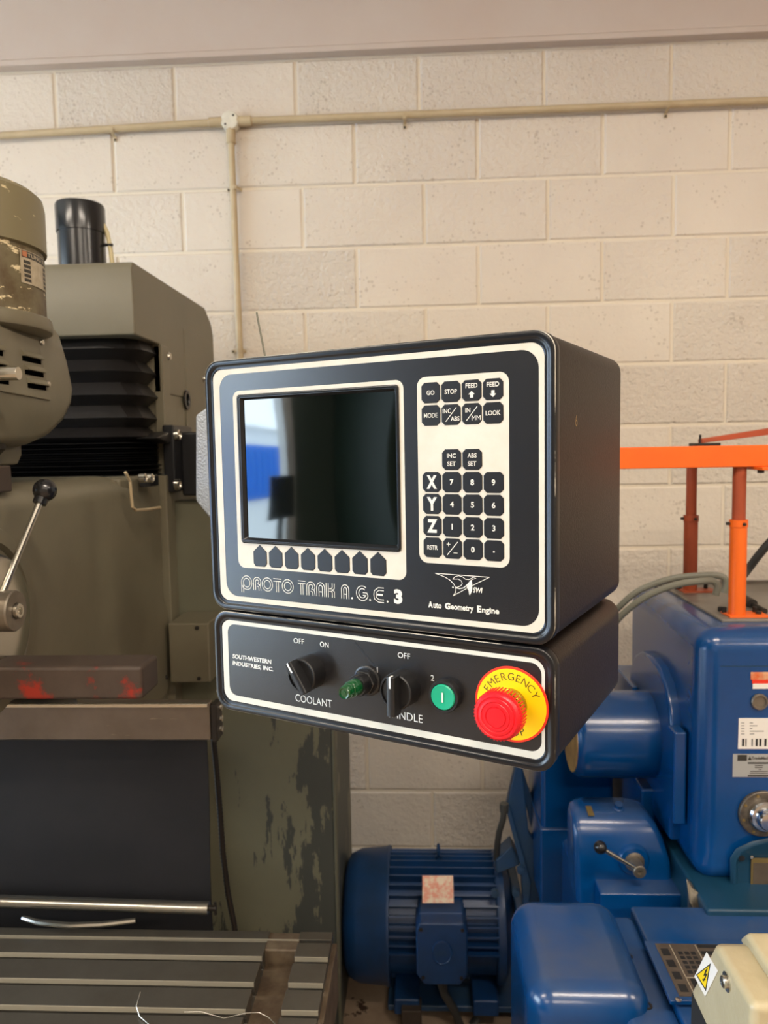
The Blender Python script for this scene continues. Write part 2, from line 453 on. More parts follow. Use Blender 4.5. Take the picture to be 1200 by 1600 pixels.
for y in (DOOR_Y0, DOOR_Y1-.08): dr.box(DOOR_X-.12, DOOR_X+.03, y, y+.08, 0, DOOR_H)
dr.box(DOOR_X-.12, DOOR_X+.03, DOOR_Y0, DOOR_Y1, DOOR_H-.1, DOOR_H)
struct(obj('door_1', dr, 'steel_white', smooth=0), 'steel frame of the open roller door')
# outdoors, seen in the screen's reflection
struct(obj('ground_outside', MB().box(-40, DOOR_X-.1, -30, 20, -.12, -.02), 'asphalt', smooth=0), 'pale yard outside the doorway')
cont = thing('shipping_container', 'blue shipping container standing in the yard outside', 'container', (-23, -4.5, -.02))
obj('body', MB().box(-24.4, -22, -12.0, 3, -.02, 1.85), 'blue_outdoor', cont, bevel=.03)
cr = MB()
for k in range(60): cr.box(-22.0, -21.95, -11.9+k*.245, -11.78+k*.245, .12, 1.75)
obj('corrugation', cr, 'blue_outdoor', cont)
bld = thing('white_building', 'white building across the yard outside the doorway', 'building', (-31, -6, -.02))
obj('wall', MB().box(-34, -31, -24, 12, -.02, 2.7), 'white_paint', bld)
obj('roof_edge', MB().box(-34.2, -30.8, -24.2, 12.2, 2.7, 2.85), 'steel_white', bld)
# dark cabinet against the left wall and a panel on a tripod by the doorway, both mirrored in the screen
gcab = thing('machine_cabinet', 'dark green machine cabinet against the left wall', 'cabinet', (-4.1, -2.9, 0))
obj('body', MB().box(-4.58, -3.7, -4.2, -1.75, 0, 2.3), 'machine_green_dark', gcab, bevel=.02)
for y in (-4.1, -2.95): obj('door', MB().box(-3.7, -3.68, y, y+1.1, .15, 2.15), 'machine_green_dark', gcab, bevel=.006)
mst = thing('panel_stand', 'dark flat panel on a tripod stand by the doorway', 'stand', (-4.2, -1.05, 0))
obj('panel', MB().box(-4.22, -4.18, -1.16, -.95, 1.08, 1.42), 'black_metal', mst, bevel=.005)
obj('pole', MB().tube([(-4.2, -1.05, .55), (-4.2, -1.05, 1.2)], .022, 12), 'black_metal', mst)
for a in (90, 210, 330):
    c_, s_ = math.cos(math.radians(a)), math.sin(math.radians(a))
    obj('leg', MB().tube([(-4.2, -1.05, .9), (-4.2+.35*c_, -1.05+.35*s_, .018)], .018, 8), 'black_metal', mst)

# wall conduit
cz = PY(600, 184, YW).z
cond = thing('electrical_conduit', 'cream electrical conduit run across the block wall with a round junction box', 'conduit', (-.612, YW-.02, 2.676))
yc = YW-.022
za, zb, zj = PY(0, 212, yc).z, PY(1200, 157, yc).z, PY(360, 190, yc).z
xj = PY(360, 190, yc).x
obj('pipe', MB().tube([(-2.6, yc, za-.006), (-1.4, yc, za), (xj, yc, zj)], .0115, 12), 'conduit', cond)
obj('pipe', MB().tube([(xj, yc, zj), (.3, yc, (zj+zb)/2-.001), (1.117, yc, zb), (2.6, yc, zb+.004)], .0115, 12), 'conduit', cond)
pe = PY(375, 552, yc)
obj('pipe', MB().tube([(xj, yc, zj), (xj+.002, yc, 2.3), (pe.x, yc, pe.z), (pe.x, yc, .9)], .0115, 12), 'conduit', cond)
jb = obj('junction_box', MB().lathe([(.030, -.005), (.030, .026), (.028, .030), (.022, .0315), (0, .032)], (xj, YW-.006, zj), (0, -1, 0), 24), 'conduit_box', cond)
for a in (45, 225):
    obj('screw', MB().lathe([(.0035, 0), (.0035, .002), (.001, .003)], (xj+.019*math.cos(math.radians(a)), YW-.036, zj+.019*math.sin(math.radians(a))), (0, -1, 0), 10), 'dark_iron', jb)
for d in ((1, 0), (-1, 0), (0, -1)):
    obj('socket', MB().lathe([(.0155, 0), (.0155, .045), (.0125, .047)], (xj+d[0]*.024, yc, zj+d[1]*.024), (d[0], 0, d[1]), 16), 'conduit', cond)
def strap(p, ax):
    # flat saddle band bent over the pipe with a foot either side
    path = [(-.030, .004), (-.0165, .005), (-.0145, .012), (-.0128, .022), (-.0088, .0325), (0, .0362), (.0088, .0325), (.0128, .022), (.0145, .012), (.0165, .005), (.020, .004)]
    hw = .0055; loops = []
    for t, h in path:
        q = []
        for sd, dh in ((-hw, 0), (hw, 0), (hw, .0018), (-hw, .0018)):
            y = YW-h-dh+.002
            q.append((p.x+sd, y, p.z+t) if ax == 'x' else (p.x+t, y, p.z+sd))
        loops.append(q)
    st = obj('strap', MB().loft(loops), 'conduit', cond)
    c = (p.x, YW-.005, p.z-.025) if ax == 'x' else (p.x-.025, YW-.005, p.z)
    obj('screw', MB().lathe([(.0035, 0), (.0035, .002), (0, .003)], c, (0, -1, 0), 10), 'dark_iron', st)
for px, py in ((176, 203), (632, 183), (1043, 165)): strap(PY(px, py, yc), 'x')
for px, py in ((367, 294), (374, 548)): strap(PY(px, py, yc), 'z')

# ceiling tube fixtures
for i, (x, y) in enumerate(TUBES):
    f = thing('ceiling_lamp', ['fluorescent ceiling lamp nearest the block wall, over the milling machine', 'fluorescent ceiling lamp above the control pendant', 'fluorescent ceiling lamp nearest the block wall, at the right',
                               'fluorescent ceiling lamp behind the viewpoint, on the doorway side', 'fluorescent ceiling lamp directly behind the viewpoint', 'fluorescent ceiling lamp behind the viewpoint, at the right wall'][i], 'lamp', (x, y, 3.7), group='ceiling tube lamps')
    obj('housing', MB().box(x-.75, x+.75, y-.11, y+.11, TUBE_Z+.02, 3.7), 'steel_white', f, bevel=.005)
    for s in (-.055, .055):
        obj('tube', MB().tube([(x-.7, y+s, TUBE_Z), (x+.7, y+s, TUBE_Z)], .018, 10), 'lamp_glow', f)
# ================================================================== CONTROL PENDANT
PT = Vector((-.2519, .8863, 1.41316)); PYAW = math.radians(-26.907)
PROT = Matrix(((math.cos(PYAW), 0, math.sin(PYAW), 0), (math.sin(PYAW), 0, -math.cos(PYAW), 0), (0, 1, 0, 0), (0, 0, 0, 1)))
pend = thing('control_pendant', 'black machine tool control pendant with screen, keypad and emergency stop', 'control panel', PT, PROT)
mm = .001
def pobj(name, mb, m, parent=None, **k):
    return obj(name, mb, m, parent or pend, world=False, **k)
def S(x): return x*mm
def shell(x0, x1, y0, y1, r, prof):
    # prof: (inset, z) in mm, lofted rounded rectangles
    return MB().loft([rr(S(x0+i), S(x1-i), S(y0+i), S(y1-i), S(max(r-i, 1)), S(z), 8) for i, z in prof])
def ringm(x0, x1, y0, y1, r, prof):
    return MB().loft([rr(S(x0+i), S(x1-i), S(y0+i), S(y1-i), S(max(r-i*.6, 2)), S(z), 8) for i, z in prof], False, False)
def frame2(o, i, z):   # flat frame between two rounded rectangles (o, i = x0,x1,y0,y1,r in mm)
    return MB().loft([rr(*[S(a) for a in o], S(z), 8), rr(*[S(a) for a in i], S(z), 8)], False, False)
D = 264
pobj('upper_housing', shell(0, 420, 0, 292, 20, [(3, -D), (1, -D+2), (1, -16), (1.2, -15)]), 'pendant_shell', smooth=40)
bz_ = pobj('upper_bezel', ringm(0, 420, 0, 292, 20, [(6, -15.2), (1.5, -15), (1.2, -13.5), (2.4, -12.6), (2.4, -11.6), (0, -11), (0, 1.0), (.4, 1.6), (1.2, 2.0), (5.4, 2.0), (6.4, 1.3), (7.2, .6), (9.0, .5), (10.6, .4), (11.4, -.4), (11.4, -3)]), 'pendant_bezel', smooth=40)
pobj('worn_edge', ringm(0, 420, 0, 292, 20, [(.15, 1.25), (.42, 1.66), (.75, 1.86)]), 'edge_wear', bz_, smooth=60)
pobj('worn_edge', ringm(0, 420, 0, 292, 20, [(-.05, -10.6), (-.05, -10.2)]), 'edge_wear', bz_, smooth=60)
up = pobj('upper_panel', MB().loft([rr(.010, .410, .006, .286, .012, -.005, 8), rr(.010, .410, .006, .286, .012, 0, 8), rr(.0484, .2570, .0818, .2499, .003, 0, 8), rr(.0484, .2570, .0818, .2499, .003, -.006, 8)], False, False), 'panel_black', smooth=20)
pobj('border_print', frame2((11.6, 412.4, 7.4, 284, 14), (20.8, 403.8, 16.6, 275, 17), .12), 'panel_cream', up, smooth=0)
scp = pobj('screen_surround', frame2((40.5, 263.5, 51.5, 255.6, 9), (47.6, 257.8, 81, 250.7, 3), .2), 'panel_cream', smooth=0)
pobj('screen_bezel', ringm(47.2, 258.2, 80.6, 251.1, 4, [(0, .1), (0, 1.4), (.7, 2.0), (2.0, 2.0), (2.8, 1.2), (3.6, 1.2), (4.4, -.4), (6.4, -3.6)]), 'screen_frame', smooth=40)
# slightly domed screen glass
gl = MB(); gx0, gx1, gy0, gy1 = 53, 252.5, 86, 245.5; nn = 12
vs = []; fs = []
for j in range(nn+1):
    for i in range(nn+1):
        a, b = i/nn*2-1, j/nn*2-1
        vs.append((S(gx0+(gx1-gx0)*i/nn), S(gy0+(gy1-gy0)*j/nn), S(-3.2+.5*(1-a*a)*(1-b*b))))
for j in range(nn):
    for i in range(nn): q = j*(nn+1)+i; fs.append((q, q+1, q+nn+2, q+nn+1))
gl.add(vs, fs)
pobj('screen', gl, 'screen_glass')
# eight pointed soft keys
for k in range(8):
    u = 73.4+k*22.43; kw = 9.6
    poly = [(u-kw+3, 54.2), (u+kw-3, 54.2), (u+kw, 57.4), (u+kw, 71.4), (u, 79.4), (u-kw, 71.4), (u-kw, 57.4)]
    def ins(p, c=.95): return [(u+(a-u)*c, 66+(b-66)*c) for a, b in p]
    m = MB().loft([[(S(a), S(b), S(.1)) for a, b in poly], [(S(a), S(b), S(.55)) for a, b in poly], [(S(a), S(b), S(.8)) for a, b in ins(poly)]])
    kk = pobj('soft_key', m, 'key_black', smooth=20)
# keypad
pobj('keypad_plate', slab(.2787, .375, .0712, .2566, .0095, -.0004, .00015, 8), 'panel_cream', smooth=0)
def okey(u, v, w=20.4, h=20.2, c=3.4):
    a, b = w/2, h/2
    poly = [(-a+c, -b), (a-c, -b), (a, -b+c), (a, b-c), (a-c, b), (-a+c, b), (-a, b-c), (-a, -b+c)]
    return MB().loft([[(S(u+x*s), S(v+y*s), S(z)) for x, y in poly] for s, z in ((1, .1), (1, .55), (.95, .8))])
KU = [294.0, 315.8, 337.6, 359.4]; KV = [240.8, 218.6, 174.9, 152.8, 131.0, 108.9, 87.2]
ZL = S(.86)
def key(name, c, r, draw):
    k = pobj(name, okey(KU[c], KV[r]), 'key_black', smooth=20)
    m = MB(); draw(m, KU[c], KV[r]); m.v = [Vector((p.x, p.y, ZL)) for p in m.v]
    pobj('legend', m, 'legend', k, smooth=0)
def T(s, h, dx=0, dy=0, wd=None, off=.015):
    return lambda m, u, v: put_text(m, s, S(u+dx), S(v+dy), S(h), ZL, S(wd) if wd else None, off)
def arrow(m, u, v, d):
    q = [(-1.6, -3), (1.6, -3), (1.6, .2), (3.4, .2), (0, 3.4), (-3.4, .2), (-1.6, .2)]
    m.add([(S(u+x), S(v-4+y*d), ZL) for x, y in q], [tuple(range(7))])
def slash(m, u, v): m.ribbon([(S(u-5.6), S(v-6.6)), (S(u+5.8), S(v+6.8))], S(.75), ZL)
key('go_key', 0, 0, T('GO', 4.6, wd=8.6))
key('stop_key', 1, 0, T('STOP', 4.6, wd=13))
key('feed_up_key', 2, 0, lambda m, u, v: (put_text(m, 'FEED', S(u), S(v+4.6), S(4.4), ZL, S(12.4), .015), arrow(m, u, v, 1)))
key('feed_down_key', 3, 0, lambda m, u, v: (put_text(m, 'FEED', S(u), S(v+4.6), S(4.4), ZL, S(12.4), .015), arrow(m, u, v, -1)))
key('mode_key', 0, 1, T('MODE', 4.6, wd=15, off=.004))
key('inc_abs_key', 1, 1, lambda m, u, v: (put_text(m, 'INC', S(u-4.4), S(v+3.6), S(4.4), ZL, S(8.6), .008), put_text(m, 'ABS', S(u+4.4), S(v-4), S(4.4), ZL, S(9.2), .015), slash(m, u, v)))
key('in_mm_key', 2, 1, lambda m, u, v: (put_text(m, 'IN', S(u-4), S(v+3.6), S(4.4), ZL, S(5.2), .015), put_text(m, 'MM', S(u+4.6), S(v-4), S(4.4), ZL, S(9.0), 0.0), slash(m, u, v)))
key('look_key', 3, 1, T('LOOK', 4.6, wd=15))
for c, s in ((1, 'INC'), (2, 'ABS')):
    key(s.lower()+'_set_key', c, 2, lambda m, u, v, s=s: (put_text(m, s, S(u), S(v+3.8), S(4.4), ZL, S(9.4), .015), put_text(m, 'SET', S(u), S(v-4), S(4.4), ZL, S(8.8), .015)))
for r, (L_, row) in enumerate((('X', '789'), ('Y', '456'), ('Z', '123'))):
    key('axis_key', 0, 3+r, T(L_, 13.6, wd=11.2, off=.05))
    for c, s in enumerate(row): key('number_key', c+1, 3+r, T(s, 5.8, off=.025))
key('restore_key', 0, 6, T('RSTR', 4.6, wd=11.6))
def pm(m, u, v):
    m.ribbon([(S(u-6.2), S(v+4.2)), (S(u-2.2), S(v+4.2))], S(.6), ZL); m.ribbon([(S(u-4.2), S(v+2.2)), (S(u-4.2), S(v+6.2))], S(.6), ZL)
    m.ribbon([(S(u+1.2), S(v-4.2)), (S(u+5.4), S(v-4.2))], S(.6), ZL); slash(m, u, v)
key('sign_key', 1, 6, pm)
key('number_key', 2, 6, T('0', 5.8, off=.025))
key('point_key', 3, 6, lambda m, u, v: m.add([(S(u+1.0*math.cos(k*PI/6)), S(v-1+1.0*math.sin(k*PI/6)), ZL) for k in range(12)], [tuple(range(12))]))
# double-line display lettering: each stroke is a pair of parallel lines
def arc(cx, cy, rx, ry, a0, a1, n=18):
    return [(cx+rx*math.cos(math.radians(a0+(a1-a0)*k/n)), cy+ry*math.sin(math.radians(a0+(a1-a0)*k/n))) for k in range(n+1)]
dl = MB()
def offs(pts, d, closed=False):
    n = len(pts); o = []
    for i, p in enumerate(pts):
        a = pts[(i-1) % n] if closed or i > 0 else p
        c = pts[(i+1) % n] if closed or i < n-1 else p
        dx, dy = c[0]-a[0], c[1]-a[1]; l = math.hypot(dx, dy) or 1
        o.append((p[0]-dy/l*d, p[1]+dx/l*d))
    return o
def dstroke(pts, closed=False, g=1.45, wd=.82):
    for s in (-g, g): dl.ribbon([(S(a), S(b)) for a, b in offs(pts, s, closed)], S(wd), S(.2), closed)
VB, VT = 26.6, 41.6
def lO(x0, x1): dstroke(arc((x0+x1)/2, (VB+VT)/2-.2, (x1-x0)/2-2, (VT-VB)/2-1.2, 0, 360, 36)[:-1], True)
def lT(x0, x1):
    c = (x0+x1)/2
    dstroke([(x0, VT-1.6), (x1, VT-1.6)]); dstroke([(c, VT-3.6), (c, VB-.6)])
def lR(x0, x1):
    r = (x1-x0)/2-2; c = (x0+x1)/2
    dstroke([(x0+2, VB-.6), (x0+2, VT-1.8-r)] + arc(c, VT-1.8-r, r, r, 180, 0) + [(x1-2, VT-2.4-r), (x1-4, VT-9)] )
    dstroke([(c+.2, VT-9.4), (x1-2.6, VB+4.4), (x1-2, VB-.6)])
def lA(x0, x1, dot=False):
    r = (x1-x0)/2-2; c = (x0+x1)/2
    dstroke([(x0+2, VB-.6), (x0+2, VT-2.2-r)] + arc(c, VT-2.2-r, r, r+.6, 180, 0) + [(x1-2, VB-.6)])
    dl.ribbon([(S(x0+3.4), S(VB+4.6)), (S(x1-3.4), S(VB+4.6))], S(.8), S(.2))
def dot(x): dl.add([(S(x+1.1*math.cos(k*PI/6)), S(VB+.9+1.1*math.sin(k*PI/6)), S(.2)) for k in range(12)], [tuple(range(12))])
# P with a large bowl and long stem
dstroke([(45.6, VB-4.6), (45.6, 33.6)] + arc(52, 33.8, 6.4, 6.6, 180, -176, 34))
lR(61.6, 73.4); lO(74.2, 90.4); lT(91.2, 102.4); lO(103.2, 119.6)
lT(126, 136); lR(137, 149.4); lA(150.6, 162)
dstroke([(165, VB-.6), (165, VT)]); dstroke([(173, VT), (173, VT-5), (170, (VB+VT)/2), (167.6, (VB+VT)/2)]); dstroke([(170, (VB+VT)/2), (173, VB+5.6), (173, VB-.6)])
lA(183, 193.6); dot(197)
dstroke(arc(210, (VB+VT)/2-.2, 6.0, 6.4, 50, 338, 26) + [(215.2, 33.2), (210.6, 33.2)]); dot(219.4)
dstroke([(236.4, VT-1.6), (230, VT-1.6), (226, VT-4.6), (225.6, 33.8), (226, VB+3.4), (230, VB+.8), (236.4, VB+.8)]); dl.ribbon([(S(228), S(34)), (S(235), S(34))], S(1.8), S(.2)); dot(240.6)
pobj('brand_lettering', dl, 'legend', up, smooth=0)
m = MB(); put_text(m, '3', S(253.4), S(33.8), S(15.4), S(.2), S(9.8), .055); pobj('model_number', m, 'legend', up, smooth=0)
# winged emblem
def E_(x, y):   # emblem sketch units -> mm
    ax, ay = (354.3-296.3)/780, 0
    u = 296.3 + (x-185)*.0744 + (y-142-(x-185)*.0808)*.0007
    v = 61.1 - (y-142-(x-185)*.0808)*.0702
    return (S(u), S(v))
em = MB()
for pts, wd in (([(185, 142), (965, 205)], .7), ([(965, 205), (725, 320)], .6), ([(640, 362), (445, 465)], .6),
                ([(185, 142), (260, 168), (330, 198), (400, 240), (450, 290), (480, 340), (487, 385), (475, 425), (445, 465)], .65),
                ([(440, 228), (480, 192), (530, 180), (585, 196), (630, 232), (680, 234), (735, 206), (780, 216), (720, 236)], .6),
                ([(440, 228), (520, 226), (565, 252), (580, 290), (560, 322), (515, 342), (480, 346)], .6),
                ([(480, 350), (540, 364), (600, 352), (660, 300), (712, 240)], .9)):
    em.ribbon([E_(*p) for p in pts], S(wd), S(.2))
em.add([(*E_(*p), S(.22)) for p in ((712, 238), (722, 290), (722, 370), (708, 415), (690, 452), (676, 450), (668, 390), (640, 345), (660, 300))], [tuple(range(9))])
em.add([(E_(443, 345)[0]+S(.9)*math.cos(k*PI/5), E_(443, 345)[1]+S(.9)*math.sin(k*PI/5), S(.2)) for k in range(10)], [tuple(range(10))])
put_text(em, 'SWI', E_(798, 390)[0], E_(798, 390)[1]+S(.3), S(5.4), S(.2), S(9.2), .03, slant=.15)
pobj('emblem', em, 'legend', up, smooth=0)
m = MB()
for big, rest, x0, x1, xe in (('A', 'uto', 288, 293.2, 302.8), ('G', 'eometry', 306.6, 312.6, 337.6), ('E', 'ngine', 341.2, 345.8, 364.2)):
    put_text(m, big, S((x0+x1)/2), S(28.9), S(6.6), S(.2), S(x1-x0), .05)
    desc = 'y' in rest or 'g' in rest
    asc = 't' in rest or 'i' in rest
    lo, hi = (24.0 if desc else 25.6), 31.2
    put_text(m, rest, S((x1+.6+xe)/2), S((lo+hi)/2), S(hi-lo), S(.2), S(xe-x1-.6), .03)
pobj('slogan', m, 'legend', up, smooth=0)
# chipped edge of the border print along the bottom
_d = ray(901, 657); _u = Vector((math.cos(PYAW), math.sin(PYAW), 0)); _q = PT+_u*.4193
_p = CAM+_d*((_q-CAM).dot(_u)/_d.dot(_u))-PT
m = MB(); put_text(m, '6', 0, 0, .012, 0, .007, 0.0)
m.v = [Vector((.4192, _p.z+p.y, _p.dot(Vector((math.sin(PYAW), -math.cos(PYAW), 0)))-p.x)) for p in m.v]
pobj('painted_mark', m, 'brass', smooth=0)
# ---------------- lower switch box
pobj('lower_housing', shell(0, 420, -123, -2.5, 20, [(3, -D), (1, -D+2), (1, -16), (1.2, -15)]), 'pendant_shell', smooth=40)
bz_ = pobj('lower_bezel', ringm(0, 420, -123, -2.5, 20, [(6, -15.2), (1.5, -15), (1.2, -13.5), (2.4, -12.6), (2.4, -11.6), (0, -11), (0, 1.0), (.4, 1.6), (1.2, 2.0), (5.0, 2.0), (6.0, 1.3), (6.8, .6), (8.6, .5), (10.4, .4), (11.2, -.4), (11.2, -3)]), 'pendant_bezel', smooth=40)
pobj('worn_edge', ringm(0, 420, -123, -2.5, 20, [(.15, 1.25), (.42, 1.66), (.75, 1.86)]), 'edge_wear', bz_, smooth=60)
pobj('worn_edge', ringm(0, 420, -123, -2.5, 20, [(-.05, -10.6), (-.05, -10.2)]), 'edge_wear', bz_, smooth=60)
lp = pobj('switch_panel', slab(.010, .410, -.113, -.0125, .012, -.005, 0, 8), 'panel_black')
pobj('border_print', frame2((11.6, 413, -111.6, -10, 13), (20, 406.2, -104.4, -17.7, 11), .12), 'panel_white', lp, smooth=0)
m = MB()
put_text(m, 'SOUTHWESTERN', S(55.4), S(-56.6), S(5.4), S(.2), S(58), .03, slant=.12); put_text(m, 'INDUSTRIES, INC.', S(56.6), S(-65.4), S(6.0), S(.2), S(61), .03, slant=.12)
pobj('maker_lettering', m, 'legend_grey', lp, smooth=0)
for w_, u, v, h, wd in (('OFF', 124.6, -27.4, 6, 14.6), ('ON', 159.2, -27.6, 6, 11.6), ('COOLANT', 142.6, -93.6, 8.6, 50), ('OFF', 259, -27.8, 6, 14.6), ('1', 226.6, -47, 6, None), ('2', 291.6, -47, 6, None), ('SPINDLE', 259, -92.2, 8.6, 41.4)):
    m = MB(); put_text(m, w_, S(u), S(v), S(h), S(.2), S(wd) if wd else None)
    pobj('switch_lettering', m, 'legend_grey', lp, smooth=0)
m = MB(); m.ribbon([(S(199), S(-21)), (S(207), S(-28)), (S(216), S(-37)), (S(223), S(-43))], S(2.4), S(.15)); pobj('scuff_mark', m, 'scuff', lp, smooth=0)
def knob(u, v, ang, name, low=-.0226):
    # round skirt, then a bar grip with a white pointer line
    k = pobj(name, MB().lathe([(.0190, 0), (.0190, .014), (.0186, .0195), (.0176, .0205), (.0164, .0205), (.0158, .0185), (0, .0185)], (S(u), S(v), 0), (0, 0, 1), 32), 'knob_black')
    c, s = math.cos(ang), math.sin(ang)
    def R(x, y, z): return (S(u)+x*c-y*s, S(v)+x*s+y*c, z)
    g = MB(); a = .0190; b0, b1 = .0056, .0046
    pr = [(-b0, .0180), (-b1, .0302), (-b1+.0012, .0312), (b1-.0012, .0312), (b1, .0302), (b0, .0180)]
    ln = [(-a*1.12, .0), (-a, .0), (a*1.0, 0), (a*1.15, 0)]
    g.loft([[R(x, y, z) for x, z in pr] for y in (low, .0186)])
    pobj('grip', g, 'knob_black', k, bevel=.0008, seg=2)
    pobj('pointer_line', MB().add([R(-.0011, .0070, .03132), R(.0011, .0070, .03132), R(.0011, .0180, .03132), R(-.0011, .0180, .03132)], [(0, 1, 2, 3)]).add([R(-.0011, .0180, .03132), R(.0011, .0180, .03132), R(.0011, .01872, .0308), R(-.0011, .01872, .0308), R(.0011, .01872, .0250), R(-.0011, .01872, .0250)], [(0, 1, 2, 3), (3, 2, 4, 5)]), 'legend_grey', k, smooth=0)
knob(141, -60, math.radians(33), 'coolant_knob', -.0196)
knob(259, -61, 0.0, 'spindle_knob')
# green pilot lamp
pl = pobj('pilot_lamp', MB().lathe([(.0165, 0), (.0165, .0022), (.0150, .0032), (.0136, .0032), (.0136, .0045)], (S(214), S(-60.5), 0), (0, 0, 1), 32), 'black_metal')
pobj('lamp_nut', MB().lathe([(.0138, .0030), (.0138, .0095), (.0125, .0105), (.0108, .0105)], (S(214), S(-60.5), 0), (0, 0, 1), 6), 'black_gloss', pl, smooth=20)
pobj('lamp_collar', MB().lathe([(.0116, .0100), (.0116, .0225), (.0110, .0240), (.0090, .0240)], (S(214), S(-60.5), 0), (0, 0, 1), 24), 'black_gloss', pl)
pobj('lens', MB().lathe([(.0090, .022), (.0086, .036), (.0078, .0375), (.0074, .0375), (.0070, .0450), (.0060, .0470), (.0048, .0468), (.0044, .0460), (.0024, .0460), (.0020, .0468), (0, .0468)], (S(214), S(-60.5), 0), (0, 0, 1), 24), 'lamp_green', pl)
# green start button
bt = pobj('start_button', MB().lathe([(.0165, 0), (.0165, .008), (.0160, .0092), (.0138, .0092), (.0134, .0074), (.0130, .0060)], (S(307.5), S(-62), 0), (0, 0, 1), 36), 'black_metal')
pobj('button_cap', MB().lathe([(.0132, .004), (.0131, .0096), (.0122, .0106), (.0060, .0100), (0, .0098)], (S(307.5), S(-62), 0), (0, 0, 1), 36), 'button_green', bt)
pobj('button_mark', MB().add([(S(306.6), S(-67), .01085), (S(308.4), S(-67), .01085), (S(308.4), S(-57), .01085), (S(306.6), S(-57), .01085)], [(0, 1, 2, 3)]), 'legend', bt, smooth=0)
# emergency stop
EC = (376.2, -61.2)
def disc(r, z, c=EC, n=56): return MB().add([(S(c[0]+r*math.cos(2*PI*k/n)), S(c[1]+r*math.sin(2*PI*k/n)), S(z)) for k in range(n)], [tuple(range(n))])
ep = pobj('emergency_stop_plate', MB().lathe([(.0372, .0001), (.0372, .0010), (.0370, .0012), (0, .0012)], (S(EC[0]), S(EC[1]), 0), (0, 0, 1), 64), 'ring_red')
pobj('yellow_face', disc(35.0, 1.3), 'stop_yellow', ep, smooth=0)
m = MB()
for i, ch in enumerate('EMERGENCY'):
    a = math.radians(90 + (4-i)*15.6); R_ = 27.4
    put_text(m, ch, S(EC[0]+R_*math.cos(a)), S(EC[1]+R_*math.sin(a)), S(7.2), S(1.4), None, -.006, rot=a-PI/2)
for i, ch in enumerate('STOP'):
    a = math.radians(270 + (i-1.5)*16.0); R_ = 27.4
    put_text(m, ch, S(EC[0]+R_*math.cos(a)), S(EC[1]+R_*math.sin(a)), S(7.2), S(1.4), None, -.006, rot=a+PI/2)
pobj('lettering', m, 'lettering_dark', ep, smooth=0)
es = pobj('emergency_stop_button', MB().lathe([(.0140, 0.0305), (.0215, 0.0305), (.0225, 0.0315), (.0229, 0.0335), (.0229, 0.0365), (.0222, 0.0390), (.0205, 0.0408), (.0190, 0.0410), (.0184, 0.0404), (.0176, 0.0404), (.0170, 0.0412),
      (.0148, 0.0416), (.0142, 0.0410), (.0134, 0.0410), (.0128, 0.0417), (.0104, 0.0418), (.0099, 0.0410), (.0094, 0.0410), (.0090, 0.0418), (0, 0.0420)], (S(EC[0]), S(EC[1]), 0), (0, 0, 1), 56), 'stop_red')
gr = MB()
for k in range(44):
    a = 2*PI*k/44
    c, s = math.cos(a), math.sin(a)
    gr.loft([[(S(EC[0])+r*c-t*s, S(EC[1])+r*s+t*c, z) for r, t in ((.0225, -.0008), (.0234, -.0005), (.0234, .0005), (.0225, .0008))] for z in (.0228, 0.0380)])
pobj('grip_ribs', gr, 'stop_red', es, smooth=0)
pobj('collar', MB().lathe([(.0160, .001), (.0160, .0050), (.0150, .0056), (.0150, .0062), (.0156, .0068), (.0156, .0130), (.0148, .0136), (.0138, .0136), (.0138, .0315)], (S(EC[0]), S(EC[1]), 0), (0, 0, 1), 40), 'collar_gold', es)
# support arm from the pendant's back to the column
PN = Vector((math.sin(PYAW), -math.cos(PYAW), 0))
def PL(x, y, z):    # local panel coordinates of a pixel on the plane z behind/before the panel
    d = ray(x, y); q = PT+PN*z; k = (q-CAM).dot(PN)/d.dot(PN); p = CAM+d*k-PT
    return (p.x*math.cos(PYAW)+p.y*math.sin(PYAW), p.z)
BZ = -.262
poly = [PL(304, 648, BZ), PL(326, 633, BZ), (.12, PL(326, 633, BZ)[1]+.02), (.12, PL(330, 815, BZ)[1]-.02), PL(330, 815, BZ), PL(304, 783, BZ)]
e0, e1 = PL(304, 648, BZ), PL(304, 783, BZ); b0, b1 = PL(291, 656, BZ), PL(291, 776, BZ)
mbk = MB().loft([[(a, b, BZ) for a, b in poly], [(a, b, BZ-.05) for a, b in poly]])
brk = pobj('mounting_bracket', mbk, 'arm_hammered', bevel=.006, seg=4)
pobj('bracket_return', MB().loft([[(e0[0]+.002, e0[1], BZ-.002), (e0[0]+.002, e1[1], BZ-.002), (e0[0]+.002, e1[1], BZ-.05), (e0[0]+.002, e0[1], BZ-.05)], [(b0[0]-.004, b0[1], BZ-.030), (b0[0]-.004, b1[1], BZ-.030), (b0[0]-.004, b1[1], BZ-.05), (b0[0]-.004, b0[1], BZ-.05)]]), 'arm_hammered', brk, bevel=.004)
obj('support_arm', MB().loft([[(-.55, 1.88, 1.50), (-.55, 1.96, 1.50), (-.55, 1.96, 1.64), (-.55, 1.88, 1.64)], [(-.12, 1.22, 1.50), (-.06, 1.26, 1.50), (-.06, 1.26, 1.64), (-.12, 1.22, 1.64)]]), 'black_metal', pend, bevel=.01)
fa, fb_ = PX(263, 664, -.612), PX(263, 770, -.612)
obj('arm_flange', MB().box(-.628, -.60, fa.y, fa.y+.15, fb_.z, fa.z), 'black_metal', pend, bevel=.004)
for py in (680, 757):
    obj('flange_bolt', MB().lathe([(.014, 0), (.014, .010), (.010, .012), (.008, .008), (0, .008)], PX(274, py, -.60), (1, 0, 0), 14), 'bright_steel', pend)
obj('arm_block', MB().box(-.602, -.54, 1.87, 1.97, 1.49, 1.65), 'black_metal', pend, bevel=.006)
